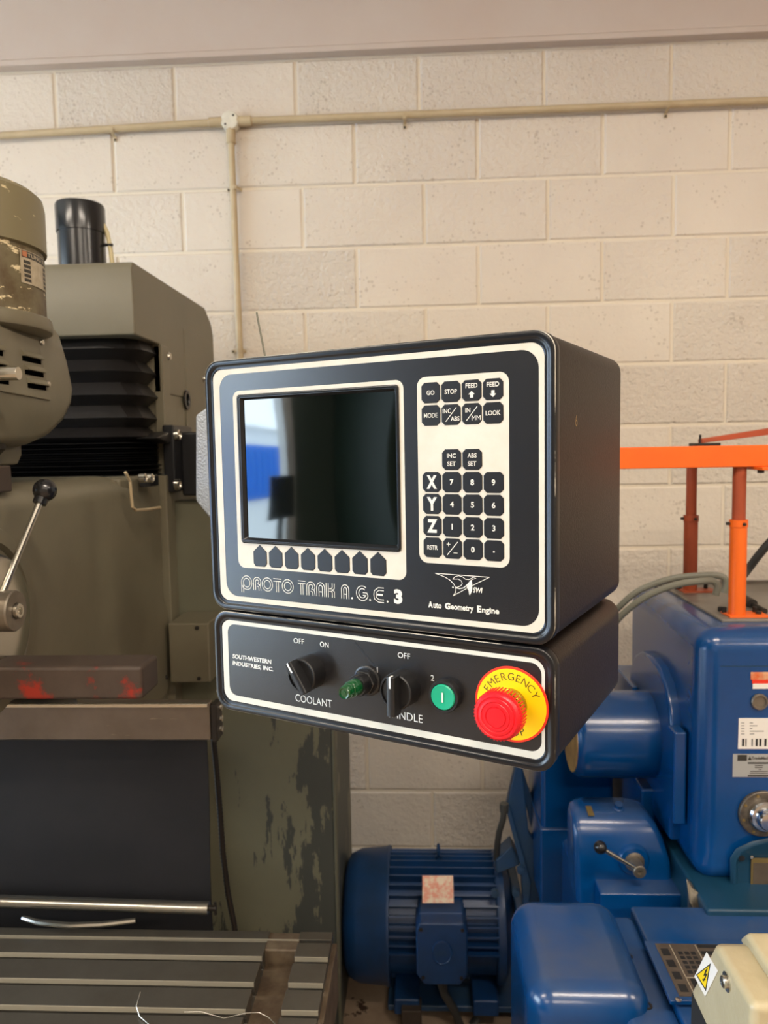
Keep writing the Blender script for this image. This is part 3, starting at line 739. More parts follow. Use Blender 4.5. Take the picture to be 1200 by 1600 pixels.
# thin wire standing up behind the housing
obj('thin_wire', MB().tube([PY(401, 488, 1.02), PY(404, 505, 1.02), PY(409, 530, 1.02), PY(414, 556, 1.02), PY(418, 580, 1.02)], .0013, 6), 'hose_grey', pend)
# ================================================================== MILLING MACHINE
mill = thing('milling_machine', 'olive grey bed milling machine with black bellows and slotted table', 'milling machine', (-.8, 1.6, 0))
def mo(name, mb, m, parent=None, **k): return obj(name, mb, m, parent or mill, **k)
XS = -.63
col_ = mo('column', MB().box(-1.35, XS-.003, 1.84, 2.31, 0, 1.81), 'mill_paint', bevel=.006)
cap = mo('column_cap', MB().prism([(1.672, 1.862), (1.67, 2.005), (1.682, 2.022), (2.235, 2.022), (2.30, 1.985), (2.318, 1.95), (2.318, 1.745), (1.835, 1.745), (1.835, 1.862)], 'x', -1.36, XS), 'mill_cap', bevel=.004)
# seam flange on the cap's side and its screws
mo('side_cover', MB().box(XS-.006, XS+.002, 2.02, 2.30, 1.50, 1.93), 'mill_cap', cap, bevel=.002)
for px, py in ((262, 557), (318, 592)):
    p = PX(px, py, XS+.002); mo('screw', MB().lathe([(.011, 0), (.011, .004), (.008, .008), (0, .009)], p, (1, 0, 0), 14), 'bright_steel', cap)
p = PX(292, 625, XS+.002)
mo('cable_hole', MB().lathe([(.026, 0), (.026, .003), (.017, .003), (.015, -.001), (0, -.001)], p, (1, 0, 0), 20), 'black_metal', cap)
# way strip beside the bellows
mo('guide_strip', MB().box(XS-.02, XS+.004, 1.835, 1.885, 1.10, 1.862), 'mill_paint', bevel=.003)
mo('guide_plate', MB().box(XS-.01, XS+.012, 1.80, 1.835, .95, 1.545), 'mill_paint', bevel=.003)
# vertical axis motor on top
c = Vector((-.863, 1.95, 0))
zm = mo('axis_motor', MB().lathe([(.058, 2.0), (.058, 2.165), (.056, 2.167)], c, (0, 0, 1), 32), 'black_gloss')
mo('motor_cap', MB().lathe([(.0605, 2.163), (.0605, 2.228), (.058, 2.234), (0, 2.238)], c, (0, 0, 1), 32), 'black_gloss', zm)
mo('cable', MB().tube([(-.806, 1.955, 2.185), (-.797, 1.955, 2.165), (-.790, 1.955, 2.12), (-.786, 1.955, 2.06), (-.785, 1.955, 1.99)], .006, 8), 'tan_hose', zm)
mo('cable_clip', MB().tube([(-.808, 1.955, 2.135), (-.783, 1.95, 2.133)], .004, 6), 'black_metal', zm)
# bellows
bl = MB(); loops = []
def bel(z, o, sag=0.0):
    x1, y0 = -.652+o, 1.712-o
    return [(-1.3, y0, z), (x1-.075, y0, z), (x1-.030, y0+.006+sag, z), (x1-.004, y0+.04, z), (x1, 1.80, z), (x1-.004, 1.86, z), (-1.3, 1.86, z)]
zt = 1.868
z = zt
for k, (h, o) in enumerate(((.030, .0), (.022, .014), (.028, -.012), (.024, .013), (.030, -.012), (.022, .014), (.030, -.014), (.020, .010), (.024, -.016), (.012, .018))):
    loops.append(bel(z, o, .01 if k % 2 else 0)); z -= h
zl = z
n = 14; zb_ = 1.546
for k in range(2*n+1):
    loops.append(bel(zl-(zl-zb_)*k/(2*n), .012+.004*math.sin(k*1.7) if k % 2 else -.006))
mo('bellows', bl.loft(loops), 'bellows', smooth=25)
mo('bellows_flap', MB().prism([(1.72, 1.634), (1.80, 1.650), (1.87, 1.640), (1.80, 1.622)], 'x', -.66, -.607), 'bellows', bevel=.003)
# head casting
hd = MB()
HP = [(.95, 1.555), (1.30, 1.556), (1.54, 1.554), (1.59, 1.546), (1.622, 1.525), (1.640, 1.490), (1.648, 1.44), (1.660, 1.38), (1.685, 1.33), (1.72, 1.28), (1.745, 1.22), (1.755, 1.10), (1.757, .98), (1.40, .98), (1.345, 1.10), (1.30, 1.20), (.95, 1.22)]
def hs(x, e):
    n = len(HP); o = []
    for i, p in enumerate(HP):
        a, c = HP[(i-1) % n], HP[(i+1) % n]
        dx, dy = c[0]-a[0], c[1]-a[1]; l = math.hypot(dx, dy)
        o.append((x, p[0]+dy/l*-e, p[1]+dx/l*-e))
    return o
RB = .05
hd.loft([hs(-1.25, 0)] + [hs(-.625-RB+RB*math.sin(math.radians(t)), RB*(1-math.cos(math.radians(t)))) for t in (0, 15, 30, 45, 60, 75, 88)])
head = mo('head_casting', hd, 'mill_paint', smooth=60)
mo('casting_flange', MB().box(-.72, -.634, 1.56, 1.80, .98, 1.548), 'mill_paint', bevel=.008)
bs = mo('quill_boss', MB().lathe([(.142, -.02), (.142, .012), (.138, .018), (.118, .020), (.114, .012), (.104, .012), (.100, .022), (.060, .026), (.056, .020), (.040, .020)], (-.632, 1.015, 1.365), (1, 0, 0), 56), 'mill_paint')
mo('dial_ring', MB().lathe([(.0985, .020), (.0985, .030), (.094, .032), (.062, .032)], (-.632, 1.015, 1.365), (1, 0, 0), 48), 'bright_steel', bs)
mo('feed_hub', MB().lathe([(.029, .0), (.029, .046), (.0275, .048), (.012, .048), (.011, .046), (0, .046)], (-.620, 1.020, 1.382), (1, 0, 0), 36), 'ground_steel')
mo('hub_screw', MB().lathe([(.0105, 0), (.0105, .006), (.0095, .007), (.0055, .007), (.0050, .003), (0, .003)], (-.573, 1.020, 1.382), (1, 0, 0), 18), 'bright_steel', mill.children[-1])
pb = PX(70, 766, -.56); pa = Vector((-.592, 1.020, 1.405))
lv = mo('feed_lever', MB().tube([pa, pb], .0052, 12), 'bright_steel')
mo('ball_knob', MB().sphere(pb, .0172, 20).lathe([(.010, -.022), (.0105, -.012)], pb, (pb-pa).normalized(), 16), 'black_gloss', lv)
# oil line and clips on the casting
mo('oil_line', MB().tube([PX(196, 738, -.60), PX(203, 752, -.60), PX(205, 775, -.60), PX(207, 792, -.60), PX(212, 797, -.60), PX(230, 796, -.60), PX(250, 793, -.60)], .0032, 8), 'conduit')
br = mo('clamp_bracket', MB().box(-.625, -.60, 1.645, 1.70, 1.525, 1.548), 'black_metal', bevel=.002)
for px in (219, 230):
    mo('bolt', MB().lathe([(.010, 0), (.010, .012), (.007, .014), (.006, .010), (0, .010)], PX(px, 747, -.600), (1, 0, 0), 14), 'bright_steel', br)
# dark spindle parts under the belt housing
sp = mo('spindle_nose', MB().lathe([(.060, 1.44), (.060, 1.50), (.075, 1.51), (.075, 1.60), (.085, 1.61), (.085, 1.66)], (-.715, 1.10, 0), (0, 0, 1), 32), 'dark_iron')
mo('quill_stop', MB().box(-.66, -.636, 1.055, 1.09, 1.50, 1.62), 'ground_steel', sp, bevel=.003)
mo('stop_block', MB().box(-.655, -.625, 1.07, 1.125, 1.545, 1.585), 'brown_ledge', sp, bevel=.003)
# belt housing: casting with louvred side plate
bh = [(.78, 1.62), (1.112, 1.612), (1.20, 1.614), (1.262, 1.628), (1.318, 1.655), (1.352, 1.688), (1.362, 1.715), (1.345, 1.765), (1.318, 1.812), (1.30, 1.822), (1.16, 1.812), (1.09, 1.845), (1.0, 1.872), (.78, 1.872)]
def bsec(x, e):
    cy, cz_ = 1.08, 1.735
    return [(x, cy+(a-cy)*(1-e*.8), cz_+(b-cz_)*(1-e)) for a, b in bh]
house = mo('belt_housing', MB().loft([bsec(-1.0, 0), bsec(-.655, 0), bsec(-.638, .03), bsec(-.625, .085), bsec(-.620, .15)]), 'mill_paint', smooth=50)
mo('housing_foot', MB().prism([(.8, 1.585), (1.20, 1.585), (1.215, 1.60), (1.215, 1.625), (.8, 1.625)], 'x', -.95, -.655), 'mill_paint', bevel=.004)
lvp = mo('louvre_plate', MB().prism([(.90, 1.700), (1.245, 1.690), (1.215, 1.785), (.90, 1.800)], 'x', -.622, -.6165), 'mill_paint', bevel=.0015, seg=2)
for yy0, yy1 in ((1.158, 1.218), (1.045, 1.105)):
    for k in range(3):
        z0 = 1.757-k*.0205; s = k*.006
        mo('louvre', MB().prism([(z0+.006, -.6168), (z0-.001, -.6100), (z0-.003, -.6102), (z0-.003, -.6168)], 'x', yy0+s, yy1+s).xf(Matrix(((0, 1, 0, 0), (0, 0, 1, 0), (0, 0, 0, 1), (0, 0, 0, 1))) @ Matrix(((0, 0, 1, 0), (0, 0, 1, 0), (1, 0, 0, 0), (0, 0, 0, 1))) if False else Matrix(((0, 0, 1, 0), (1, 0, 0, 0), (0, 1, 0, 0), (0, 0, 0, 1)))), 'mill_paint', lvp, smooth=0)
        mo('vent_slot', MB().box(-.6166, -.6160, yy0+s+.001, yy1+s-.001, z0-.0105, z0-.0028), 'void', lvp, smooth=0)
for px, py in ((64, 535), (74, 600)):
    mo('screw', MB().lathe([(.0055, 0), (.0055, .002), (.004, .004), (0, .0045)], PX(px, py, -.6165), (1, 0, 0), 12), 'bright_steel', lvp)
q = PX(12, 582, -.575)
mo('speed_knob', MB().lathe([(.0095, 0), (.0098, .066), (.009, .068), (0, .068)], (-.63, 1.045, PX(12, 582, -.57).z), (1, 0, 0), 24), 'bright_steel')
# spindle motor with domed fan cap
mc = Vector((-.722, 1.18, 0))
sm = mo('spindle_motor', MB().lathe([(.124, 1.80), (.124, 1.93)], mc, (0, 0, 1), 56), 'mill_motor')
mo('fan_cap', MB().lathe([(.120, 1.918), (.129, 1.922), (.1295, 1.990), (.127, 2.004), (.118, 2.012), (.06, 2.018), (0, 2.020)], mc, (0, 0, 1), 56), 'mill_motor_cap', sm)
mo('motor_seat', MB().lathe([(.122, 1.792), (.131, 1.797), (.132, 1.800), (.132, 1.814), (.130, 1.818), (.120, 1.821)], mc, (0, 0, 1), 56), 'mill_paint')
def curved(a0, a1, z0, z1, r, na=10):
    m = MB(); lo = []
    for k in range(na+1):
        a = math.radians(a0+(a1-a0)*k/na); lo.append((mc.x+r*math.cos(a), mc.y+r*math.sin(a)))
    m.loft([[(x, y, z0) for x, y in lo], [(x, y, z1) for x, y in lo]], False, False, closed=False); return m
npz0, npz1 = 1.862, 1.912
npl = mo('name_plate', curved(-17, 24, npz0, npz1, .1250), 'plate_pale', sm)
mo('plate_print', curved(-15.5, 22.5, npz1-.011, npz1-.001, .1253), 'plate_dark', npl)
for a in (-14, 12):
    for k in range(5): mo('plate_print', curved(a, a+7, npz0+.003+k*.0068, npz0+.0078+k*.0068, .1253, 3), 'plate_dark', npl)
t = MB(); put_text(t, 'TUNG YU', 0, 0, .006, 0, .062, .02)
for i, p_ in enumerate(t.v):
    a = math.radians(4) + p_.x/.1256
    t.v[i] = Vector((mc.x+.1256*math.cos(a), mc.y+.1256*math.sin(a), npz1-.006+p_.y))
mo('plate_lettering', t, 'plate_pale', npl, smooth=0)
mo('plate_emblem', curved(-15, -10.5, npz1-.010, npz1-.002, .1257, 3), 'copper_spot', npl)
# ledge, way-cover rail, rubber way cover, roller
LY = .985
zt_, zb2 = PY(100, 1042, LY).z, PY(100, 1094, LY).z
xl = PY(222, 1060, LY).x
mo('saddle_ledge', MB().box(-1.3, xl, LY, LY+.065, zb2, zt_), 'brown_ledge', bevel=.006)
xr = PY(328, 1125, 1.29).x; z1_ = PY(200, 1099, 1.29).z; z0_ = PY(200, 1157, 1.29).z
rail = mo('cover_rail', MB().box(-1.4, xr, 1.29, 1.312, z0_, z1_), 'sheet_steel', bevel=.003)
mo('rail_lip', MB().box(-1.4, xr-.002, 1.284, 1.29, z1_-.006, z1_+.001), 'bright_steel', rail, bevel=.001)
mo('rail_end', MB().box(xr, xr+.012, 1.292, 1.33, z0_-.004, z1_-.004), 'dark_iron', rail, bevel=.003)
for k in range(3): mo('bolt', MB().lathe([(.006, 0), (.006, .004), (0, .005)], (xr+.012, 1.315, z0_+.012+k*.02), (1, 0, 0), 10), 'bright_steel', rail)
xc = PY(326, 1300, 1.315).x
wc = MB()
lo = []
for k in range(13):
    z = z0_+.02-(z0_+.02-.67)*k/12; lo.append((1.322+.006*math.sin(k*.55)-k*.0004, z))
wc.loft([[(-1.4, y, z) for y, z in lo] + [(-1.4, y+.004, z) for y, z in reversed(lo)], [(xc, y, z) for y, z in lo] + [(xc, y+.004, z) for y, z in reversed(lo)]])
mo('way_cover', wc, 'rubber_sheet', smooth=60)
ra, rb = PY(-300, 1398, 1.285), PY(326, 1419, 1.285)
rl = mo('cover_roller', MB().tube([ra, rb], .0112, 18), 'bright_steel')
mo('roller_pin', MB().tube([rb, rb+(rb-ra).normalized()*.014], .005, 10).tube([rb+Vector((.012, 0, -.012)), rb+Vector((.012, 0, .011))], .0028, 6), 'dark_iron', rl)
# table
ZT = .75
sl = [1.196, 1.134, 1.075, 1.015, .955, .895]
pr = [(1.262, ZT-.085), (1.262, ZT), (1.240, ZT), (1.240, ZT-.009), (1.2335, ZT-.009), (1.2335, ZT-.001)]
for s in sl:
    pr += [(s, ZT-.001), (s, ZT-.018), (s+.007, ZT-.018), (s+.007, ZT-.030), (s-.022, ZT-.030), (s-.022, ZT-.018), (s-.0145, ZT-.018), (s-.0145, ZT-.001)]
pr += [(.83, ZT-.001), (.83, ZT-.085)]
tb = mo('table', MB().prism(pr, 'x', -1.5, -.280), 'table_steel', smooth=0, bevel=.0012, seg=2)
mo('table_end', MB().prism(pr, 'x', -.226, -.168), 'table_steel', tb, smooth=0, bevel=.0012, seg=2)
mo('coolant_trough', MB().box(-.282, -.224, .83, 1.245, ZT-.080, ZT-.030).box(-.282, -.224, 1.215, 1.262, ZT-.080, ZT-.002), 'trough', tb, bevel=.003)
mo('end_apron', MB().box(-.170, -.160, .83, 1.255, ZT-.12, ZT-.016), 'trough', tb, bevel=.002)
for s in sl[:4]:  # pale strips painting the lit upper part of each slot's rear wall
    for x0, x1 in ((-1.5, -.281), (-.225, -.169)):
        mo('lit_slot_edge', MB().box(x0, x1, s-.0012, s+.0005, ZT-.0085, ZT-.0008), 'lit_slot_edge', tb, smooth=0)
for x0, x1 in ((-1.5, -.225),): mo('lit_slot_edge', MB().box(x0, x1, 1.2390, 1.2404, ZT-.0065, ZT+.0002), 'lit_slot_edge', tb, smooth=0)
mo('saddle', MB().box(-1.2, -.55, .80, 1.62, .32, ZT-.085), 'mill_paint', bevel=.01)
mo('bed', MB().box(-1.3, -.45, .75, 1.9, 0, .32), 'mill_paint', bevel=.015)
# side cabinet with worn paint
cabx = PY(523, 1300, 1.90).x
ztop_ = PY(273, 783, 1.90).z
cb = mo('side_cabinet', MB().box(-.66, cabx, 1.90, 2.33, 0, ztop_), 'cabinet_green', bevel=.006)
mo('cabinet_edge', MB().box(cabx-.002, cabx+.006, 1.897, 1.93, .02, ztop_), 'cabinet_inner', cb, bevel=.002)
p0, p1 = PX(262, 975, -.60), PX(262, 1065, -.60)
jb2 = mo('terminal_box', MB().box(-.615, PY(327, 1010, 1.76).x, 1.76, 1.90, PY(300, 1067, 1.76).z, PY(300, 974, 1.76).z), 'mill_paint', bevel=.004)
for px, py in ((308, 981), (311, 1060), (260, 1058)):
    mo('screw', MB().lathe([(.005, 0), (.005, .002), (0, .003)], PY(px, py, 1.76), (0, -1, 0), 10), 'dark_iron', jb2)
pj = [(333, 1150), (338, 1200), (343, 1260), (348, 1330), (356, 1395), (366, 1445), (371, 1500)]
ribs = []; rad = []
P_ = [PY(x, y, 1.62) for x, y in pj]
for i in range(len(P_)-1):
    for k in range(22):
        ribs.append(P_[i].lerp(P_[i+1], k/22)); rad.append(.0072 if k % 2 else .0058)
mo('flexible_conduit', MB().tube(ribs, rad, 10), 'dark_iron', smooth=60)
# ------------ loose things on the table
bc = obj('braided_strap', MB().tube([PY(36, 1434, 1.262), PY(60, 1441, 1.25), PY(110, 1446, 1.243), PY(160, 1444, 1.245), PY(212, 1438, 1.255)], [.0042, .0052, .0055, .0052, .0045], 8), 'bright_steel')
tag(bc, 'short braided metal strap lying at the back of the slotted table', 'strap')
hw = obj('wire_strand', MB().tube([PZ(219, 1550, ZT+.012), PZ(213, 1572, ZT+.008), PZ(218, 1588, ZT+.003), PZ(232, 1600, ZT+.002), PZ(260, 1612, ZT+.002)], .0006, 5), 'bright_steel')
tag(hw, 'thin curled wire strand lying on the slotted table, left of the other one', 'wire')
hw = obj('wire_strand', MB().tube([PZ(288, 1581, ZT+.003), PZ(315, 1581, ZT+.004), PZ(350, 1591, ZT+.003), PZ(385, 1583, ZT+.004), PZ(405, 1582, ZT+.005), PZ(420, 1590, ZT+.003), PZ(432, 1602, ZT+.002)], .0006, 5), 'bright_steel')
tag(hw, 'thin wavy wire strand reaching across the table towards the end trough', 'wire')

# ================================================================== LATHE
lathe = thing('lathe', 'glossy blue lathe with gear lever, side motor and rounded headstock', 'lathe', (.8, 1.7, 0))
def lo_(name, mb, m, parent=None, **k): return obj(name, mb, m, parent or lathe, **k)
HY = 1.50
XL = PY(1093, 1100, HY).x
ZTOP = PY(1150, 986, HY).z
hs_ = lo_('headstock', MB().box(XL, 1.5, HY, 2.02, .70, ZTOP), 'lathe_blue', bevel=.042, seg=6)
sz_ = PY(1150, 1041, HY).z
lo_('lid_seam', MB().box(XL+.04, 1.5, HY-.0006, HY+.01, sz_-.0008, sz_+.0008), 'lathe_teal', hs_, smooth=0)
lo_('lid_plate', MB().box(XL+.07, 1.5, HY+.075, 1.99, ZTOP-.002, ZTOP+.006), 'grey_lid', bevel=.003)
lo_('end_flange', MB().prism([(1.60, .74), (1.60, .97), (1.615, 1.03), (1.65, 1.075), (1.70, 1.098), (1.76, 1.105), (1.83, 1.098), (1.88, 1.075), (1.92, 1.03), (1.935, .97), (1.935, .74)], 'x', XL-.022, XL+.01), 'lathe_blue', bevel=.008)
lo_('door_edge', MB().box(XL-.030, XL-.004, 1.555, 1.60, .80, 1.0), 'lathe_blue', bevel=.004)
pcy = PY(975, 1146, 1.76)
sc_ = lo_('spindle_cover', MB().lathe([(.100, 0), (.100, .185), (.096, .197), (.088, .204), (.070, .204)], (XL, 1.76, pcy.z), (-1, 0, 0), 48), 'lathe_blue')
lo_('cover_end', MB().lathe([(.087, .203), (.087, .206), (0, .206)], (XL, 1.76, pcy.z), (-1, 0, 0), 40), 'tan_disc', sc_)
gx0, gx1 = PY(846, 1350, 1.88).x, PY(958, 1350, 1.88).x
gc = lo_('gear_cover', MB().box(gx0, gx1, 1.88, 2.12, .42, .96), 'lathe_blue', bevel=.012, seg=4)
lo_('gear_cover_band', MB().box(gx0-.004, gx1-.02, 1.872, 2.12, .42, PY(850, 1293, 1.88).z), 'lathe_blue', gc, bevel=.006)
lo_('gear_guard', MB().box(gx1+.04, XL+.05, 1.86, 2.05, .5, 1.0), 'lathe_blue', bevel=.006)
lo_('drive_shaft', MB().tube([PY(968, 1215, 1.95), PY(966, 1262, 1.95)], .006, 8), 'ground_steel')
# slanted motor bracket plates
def plate(pts, Y, th): return MB().loft([[PY(x, y, Y) for x, y in pts], [PY(x, y, Y)+Vector((0, th, 0)) for x, y in pts]])
bk = lo_('motor_bracket', plate([(806, 1195), (816, 1198), (826, 1300), (846, 1330), (846, 1425), (818, 1425), (814, 1350), (806, 1310), (791, 1262)], 2.0, .03), 'lathe_blue_dusty', bevel=.004)
lo_('bracket_rib', plate([(808, 1198), (816, 1199), (850, 1310), (850, 1360), (842, 1345)], 2.03, .05), 'lathe_blue_dusty', bk, bevel=.003)
lo_('bracket_rib', plate([(790, 1262), (797, 1262), (830, 1380), (826, 1425), (818, 1425), (815, 1360)], 1.985, .02), 'lathe_blue_dusty', bk, bevel=.003)
lo_('bracket_arm', plate([(775, 1345), (800, 1322), (812, 1342), (812, 1352), (790, 1360), (776, 1366)], 2.02, .06), 'lathe_blue_dusty', bk, bevel=.003)
for px, py in ((813, 1357), (805, 1392), (773, 1393)):
    lo_('bolt', MB().lathe([(.011, 0), (.011, .014), (0, .015)], PY(px, py, 1.985), (0, -1, 0), 6), 'lathe_blue_dusty', bk, smooth=20)
lo_('power_cable', MB().tube([PY(788, 1262, 1.99), PY(786, 1280, 1.99), PY(780, 1300, 2.0), PY(777, 1320, 2.02), PY(776, 1342, 2.04)], .0085, 10).lathe([(.012, -.012), (.013, .0), (.012, .012)], PY(788, 1262, 1.99), (0, 0, 1), 10), 'cable_dark', bk)
# electric motor
MY = 2.12
mcz = PY(690, 1428, MY).z; MR = 98*MY/1180
xa = PY(541, 1428, MY).x; xb_ = PY(607, 1428, MY).x; xc_ = PY(770, 1428, MY).x; xd = PY(800, 1428, MY).x
mt = lo_('electric_motor', MB().lathe([(MR*.86, 0), (MR*.86, xc_-xb_)], (xb_, MY, mcz), (1, 0, 0), 48), 'motor_blue')
lo_('fan_cover', MB().lathe([(MR*.62, 0), (MR*.80, .004), (MR*.92, .016), (MR*1.0, .045), (MR*1.03, xb_-xa-.006), (MR*1.05, xb_-xa), (MR*1.05, xb_-xa+.008), (MR*.9, xb_-xa+.008)], (xa, MY, mcz), (1, 0, 0), 48), 'motor_blue', mt)
fr = MB()
for k in range(7):
    z = mcz-MR*.5+k*MR/6*1.0
    fr.box(xa-.003, xa+.002, MY-MR*.55, MY+MR*.55, z-.004, z+.004)
lo_('fan_grille', fr, 'black_metal', mt)
lo_('end_bell', MB().lathe([(MR*.98, 0), (MR*1.0, .006), (MR*1.0, .022), (MR*.86, .034), (MR*.6, .050), (MR*.35, .052)], (xc_, MY, mcz), (1, 0, 0), 48), 'motor_blue', mt)
lo_('output_shaft', MB().lathe([(.02, 0), (.02, .12)], (xd-.02, MY, mcz), (1, 0, 0), 20), 'ground_steel', mt)
for k in range(20):
    a = math.radians(100 - k*... if False else 96 + k*9.0)
    # radial fins from the top round the side facing the camera (angle measured from +Y over +Z)
    ca, sa = math.cos(a), math.sin(a)
    if 158 < 96+k*9.0 < 250: continue
    def Pt(r, t): return (MY + r*ca - t*sa, mcz + r*sa + t*ca)
    lo_('cooling_fin', MB().prism([Pt(MR*.84, -.004), Pt(MR*.995, -.0025), Pt(MR*.995, .0025), Pt(MR*.84, .004)], 'x', xb_+.004, xc_+.004), 'motor_blue', mt, smooth=0)
for a in (60, 70, 80, 88):
    ca, sa = math.cos(math.radians(a)), math.sin(math.radians(a))
    def Pt(r, t): return (MY + r*ca - t*sa, mcz + r*sa + t*ca)
    lo_('cooling_fin', MB().prism([Pt(MR*.84, -.004), Pt(MR*.995, -.0025), Pt(MR*.995, .0025), Pt(MR*.84, .004)], 'x', xb_+.004, xc_+.004), 'motor_blue', mt, smooth=0)
for a in (158, 166, 174, 182):
    ca, sa = math.cos(math.radians(a)), math.sin(math.radians(a))
    def Pt(r, t): return (MY + r*ca - t*sa, mcz + r*sa + t*ca)
    lo_('cooling_fin', MB().prism([Pt(MR*.84, -.004), Pt(MR*.995, -.0025), Pt(MR*.995, .0025), Pt(MR*.84, .004)], 'x', xb_+.004, xc_+.004), 'motor_blue', mt, smooth=0)
FYm = MY-MR
np_ = lo_('motor_plate', MB().add([PY(660, 1369, FYm-.004), PY(708, 1369, FYm-.004), PY(709, 1411, FYm-.006), PY(660, 1411, FYm-.006)], [(0, 1, 2, 3)]), 'nameplate_pink', mt, smooth=0)
np_.modifiers.new('thick', 'SOLIDIFY').thickness = .003
bx0, bx1 = PY(650, 1480, FYm-.05).x, PY(731, 1480, FYm-.05).x
bz0, bz1 = PY(690, 1540, FYm-.05).z, PY(690, 1443, FYm-.05).z
cm = (bx0+bx1)/2; ch = (bx1-bx0)/2
tx = lo_('terminal_box', MB().prism([(cm-ch, bz0+.03), (cm-ch*.7, bz0), (cm+ch*.7, bz0), (cm+ch, bz0+.03), (cm+ch, bz1-.02), (cm+ch*.86, bz1), (cm-ch*.86, bz1), (cm-ch, bz1-.02)], 'y', FYm-.05, FYm+.06), 'motor_blue', mt, bevel=.006)
lo_('box_neck', MB().box(cm-ch*.9, cm+ch*.9, FYm-.01, FYm+.08, bz1-.02, bz1+.003), 'motor_blue', mt, bevel=.008)
em = MB(); n = 28
em.loft([[(cm+.027*s*math.cos(2*PI*k/n), FYm-.05-y, (bz0+bz1)/2+.006+.034*s*math.sin(2*PI*k/n)) for k in range(n)] for s, y in ((1, 0), (1, .003), (.9, .004), (.86, .0025))])
lo_('box_emblem', em, 'motor_blue', mt, smooth=30)
t = MB(); put_text(t, 'LEEL', 0, 0, .013, 0, .030, .02); t.xf(Matrix(((0, 1, 0, cm), (0, 0, -1, FYm-.0530), (-1, 0, 0, (bz0+bz1)/2+.006), (0, 0, 0, 1))) if False else Matrix(((1, 0, 0, cm), (0, 0, -1, FYm-.0534), (0, 1, 0, (bz0+bz1)/2+.006), (0, 0, 0, 1))))
lo_('emblem_lettering', t, 'lathe_blue_dusty', mt, smooth=0)
for sx, sz in ((-.8, .8), (.8, .8), (-.74, -.74), (.74, -.74)):
    lo_('screw', MB().lathe([(.005, 0), (.005, .003), (0, .004)], (cm+ch*sx, FYm-.05, (bz0+bz1)/2+(bz1-bz0)/2*sz), (0, -1, 0), 10), 'dark_iron', mt)
lo_('conduit_whip', MB().tube([(cm, FYm, bz0+.01), (cm, FYm, bz0-.03), (cm+.006, FYm, bz0-.06), (cm+.03, FYm+.01, bz0-.11), (cm+.06, FYm+.03, bz0-.2), (cm+.1, FYm+.05, .01)], [.014, .014, .0115, .0115, .0115, .0115], 12), 'cable_dark', mt)
eb = PY(685, 1326, MY); er = [(eb.x+.0, MY+.013*math.sin(2*PI*k/16), mcz+MR+.018+.016*math.cos(2*PI*k/16)) for k in range(17)]
lo_('lifting_eye', MB().tube(er, .0048, 8).lathe([(.009, -.03), (.009, .004)], (eb.x, MY, mcz+MR), (0, 0, 1), 12), 'motor_blue', mt)
lo_('motor_foot', MB().box(xb_+.02, xb_+.09, MY-MR*.95, MY+MR*.9, mcz-MR*1.06, mcz-MR*.80), 'motor_blue', mt, bevel=.005)
lo_('motor_foot', MB().box(xc_-.07, xc_, MY-MR*.95, MY+MR*.9, mcz-MR*1.06, mcz-MR*.80), 'motor_blue', mt, bevel=.005)
lo_('mount_plate', MB().box(xd-.005, xd+.02, MY-MR*1.0, MY+MR*1.0, .30, mcz+MR*.6), 'lathe_blue_dusty', mt, bevel=.004)
lo_('mount_rail', MB().box(xb_, xd+.25, MY-.13, MY+.15, mcz-MR*1.16, mcz-MR*1.06), 'lathe_blue_dusty', bevel=.004)
# feed gearbox with lever
gsec = []
for z, xl_, xr_, yf in ((.788, 910, 988, 1.664), (.7865, 901, 1000, 1.652), (.781, 897, 1012, 1.637), (.764, 896, 1026, 1.621), (.737, 897, 1038, 1.610), (.690, 899, 1050, 1.600), (.60, 902, 1056, 1.595)):
    gsec.append([(p_[0], p_[1], z) for p_ in rr(PY(xl_, 1340, yf).x, PY(xr_, 1340, yf).x, yf, 1.705, .016, 0, 5)])
gb = lo_('feed_gearbox', MB().loft(gsec), 'lathe_blue', smooth=60)
a, b = PY(938, 1396, 1.545), PY(1073, 1450, 1.545)
lo_('gearbox_base', MB().box(a.x, b.x, 1.545, 1.68, b.z-.02, a.z), 'lathe_blue', gb, bevel=.005)
lo_('screw_hole', MB().lathe([(.006, 0), (.006, .001), (0, .001)], PY(1058, 1436, 1.545), (0, -1, 0), 14), 'black_metal', gb)
def onf(px, py, y): return PY(px, py, y)
lb = lo_('lever_boss', MB().lathe([(.034, -.03), (.034, .006), (.030, .012), (.020, .012)], onf(989, 1342, 1.605), (0, -1, 0), 30), 'lathe_blue', gb)
lo_('lever_hub', MB().lathe([(.021, .0), (.021, .014), (.015, .017), (.0135, .017), (.0135, .052), (.012, .054), (.005, .054), (.004, .050), (0, .050)], onf(989, 1342, 1.605), (0, -1, 0), 26), 'ground_steel', gb)
ha = onf(989, 1342, 1.605)+Vector((0, -.044, 0)); hb = onf(938, 1324, 1.545)
lo_('gear_lever', MB().tube([ha, hb], .0055, 12), 'bright_steel', gb)
lo_('lever_ball', MB().sphere(hb, .0138, 20), 'black_gloss', gb)
xt = PY(922, 1282, 1.645).x
lo_('brass_tag', MB().loft([[(xt-.007, 1.630, .7805), (xt+.006, 1.630, .7805), (xt+.004, 1.656, .789), (xt-.008, 1.656, .789)], [(xt-.007, 1.629, .7835), (xt+.006, 1.629, .7835), (xt+.004, 1.655, .792), (xt-.008, 1.655, .792)]]), 'brass', gb, smooth=0)
lo_('oil_plug', MB().lathe([(.013, -.012), (.013, .003), (.009, .005), (.009, .014), (0, .015)], (PY(966, 1280, 1.655).x, 1.655, .786), (0, -.35, 1), 10), 'lathe_blue', gb, smooth=25)
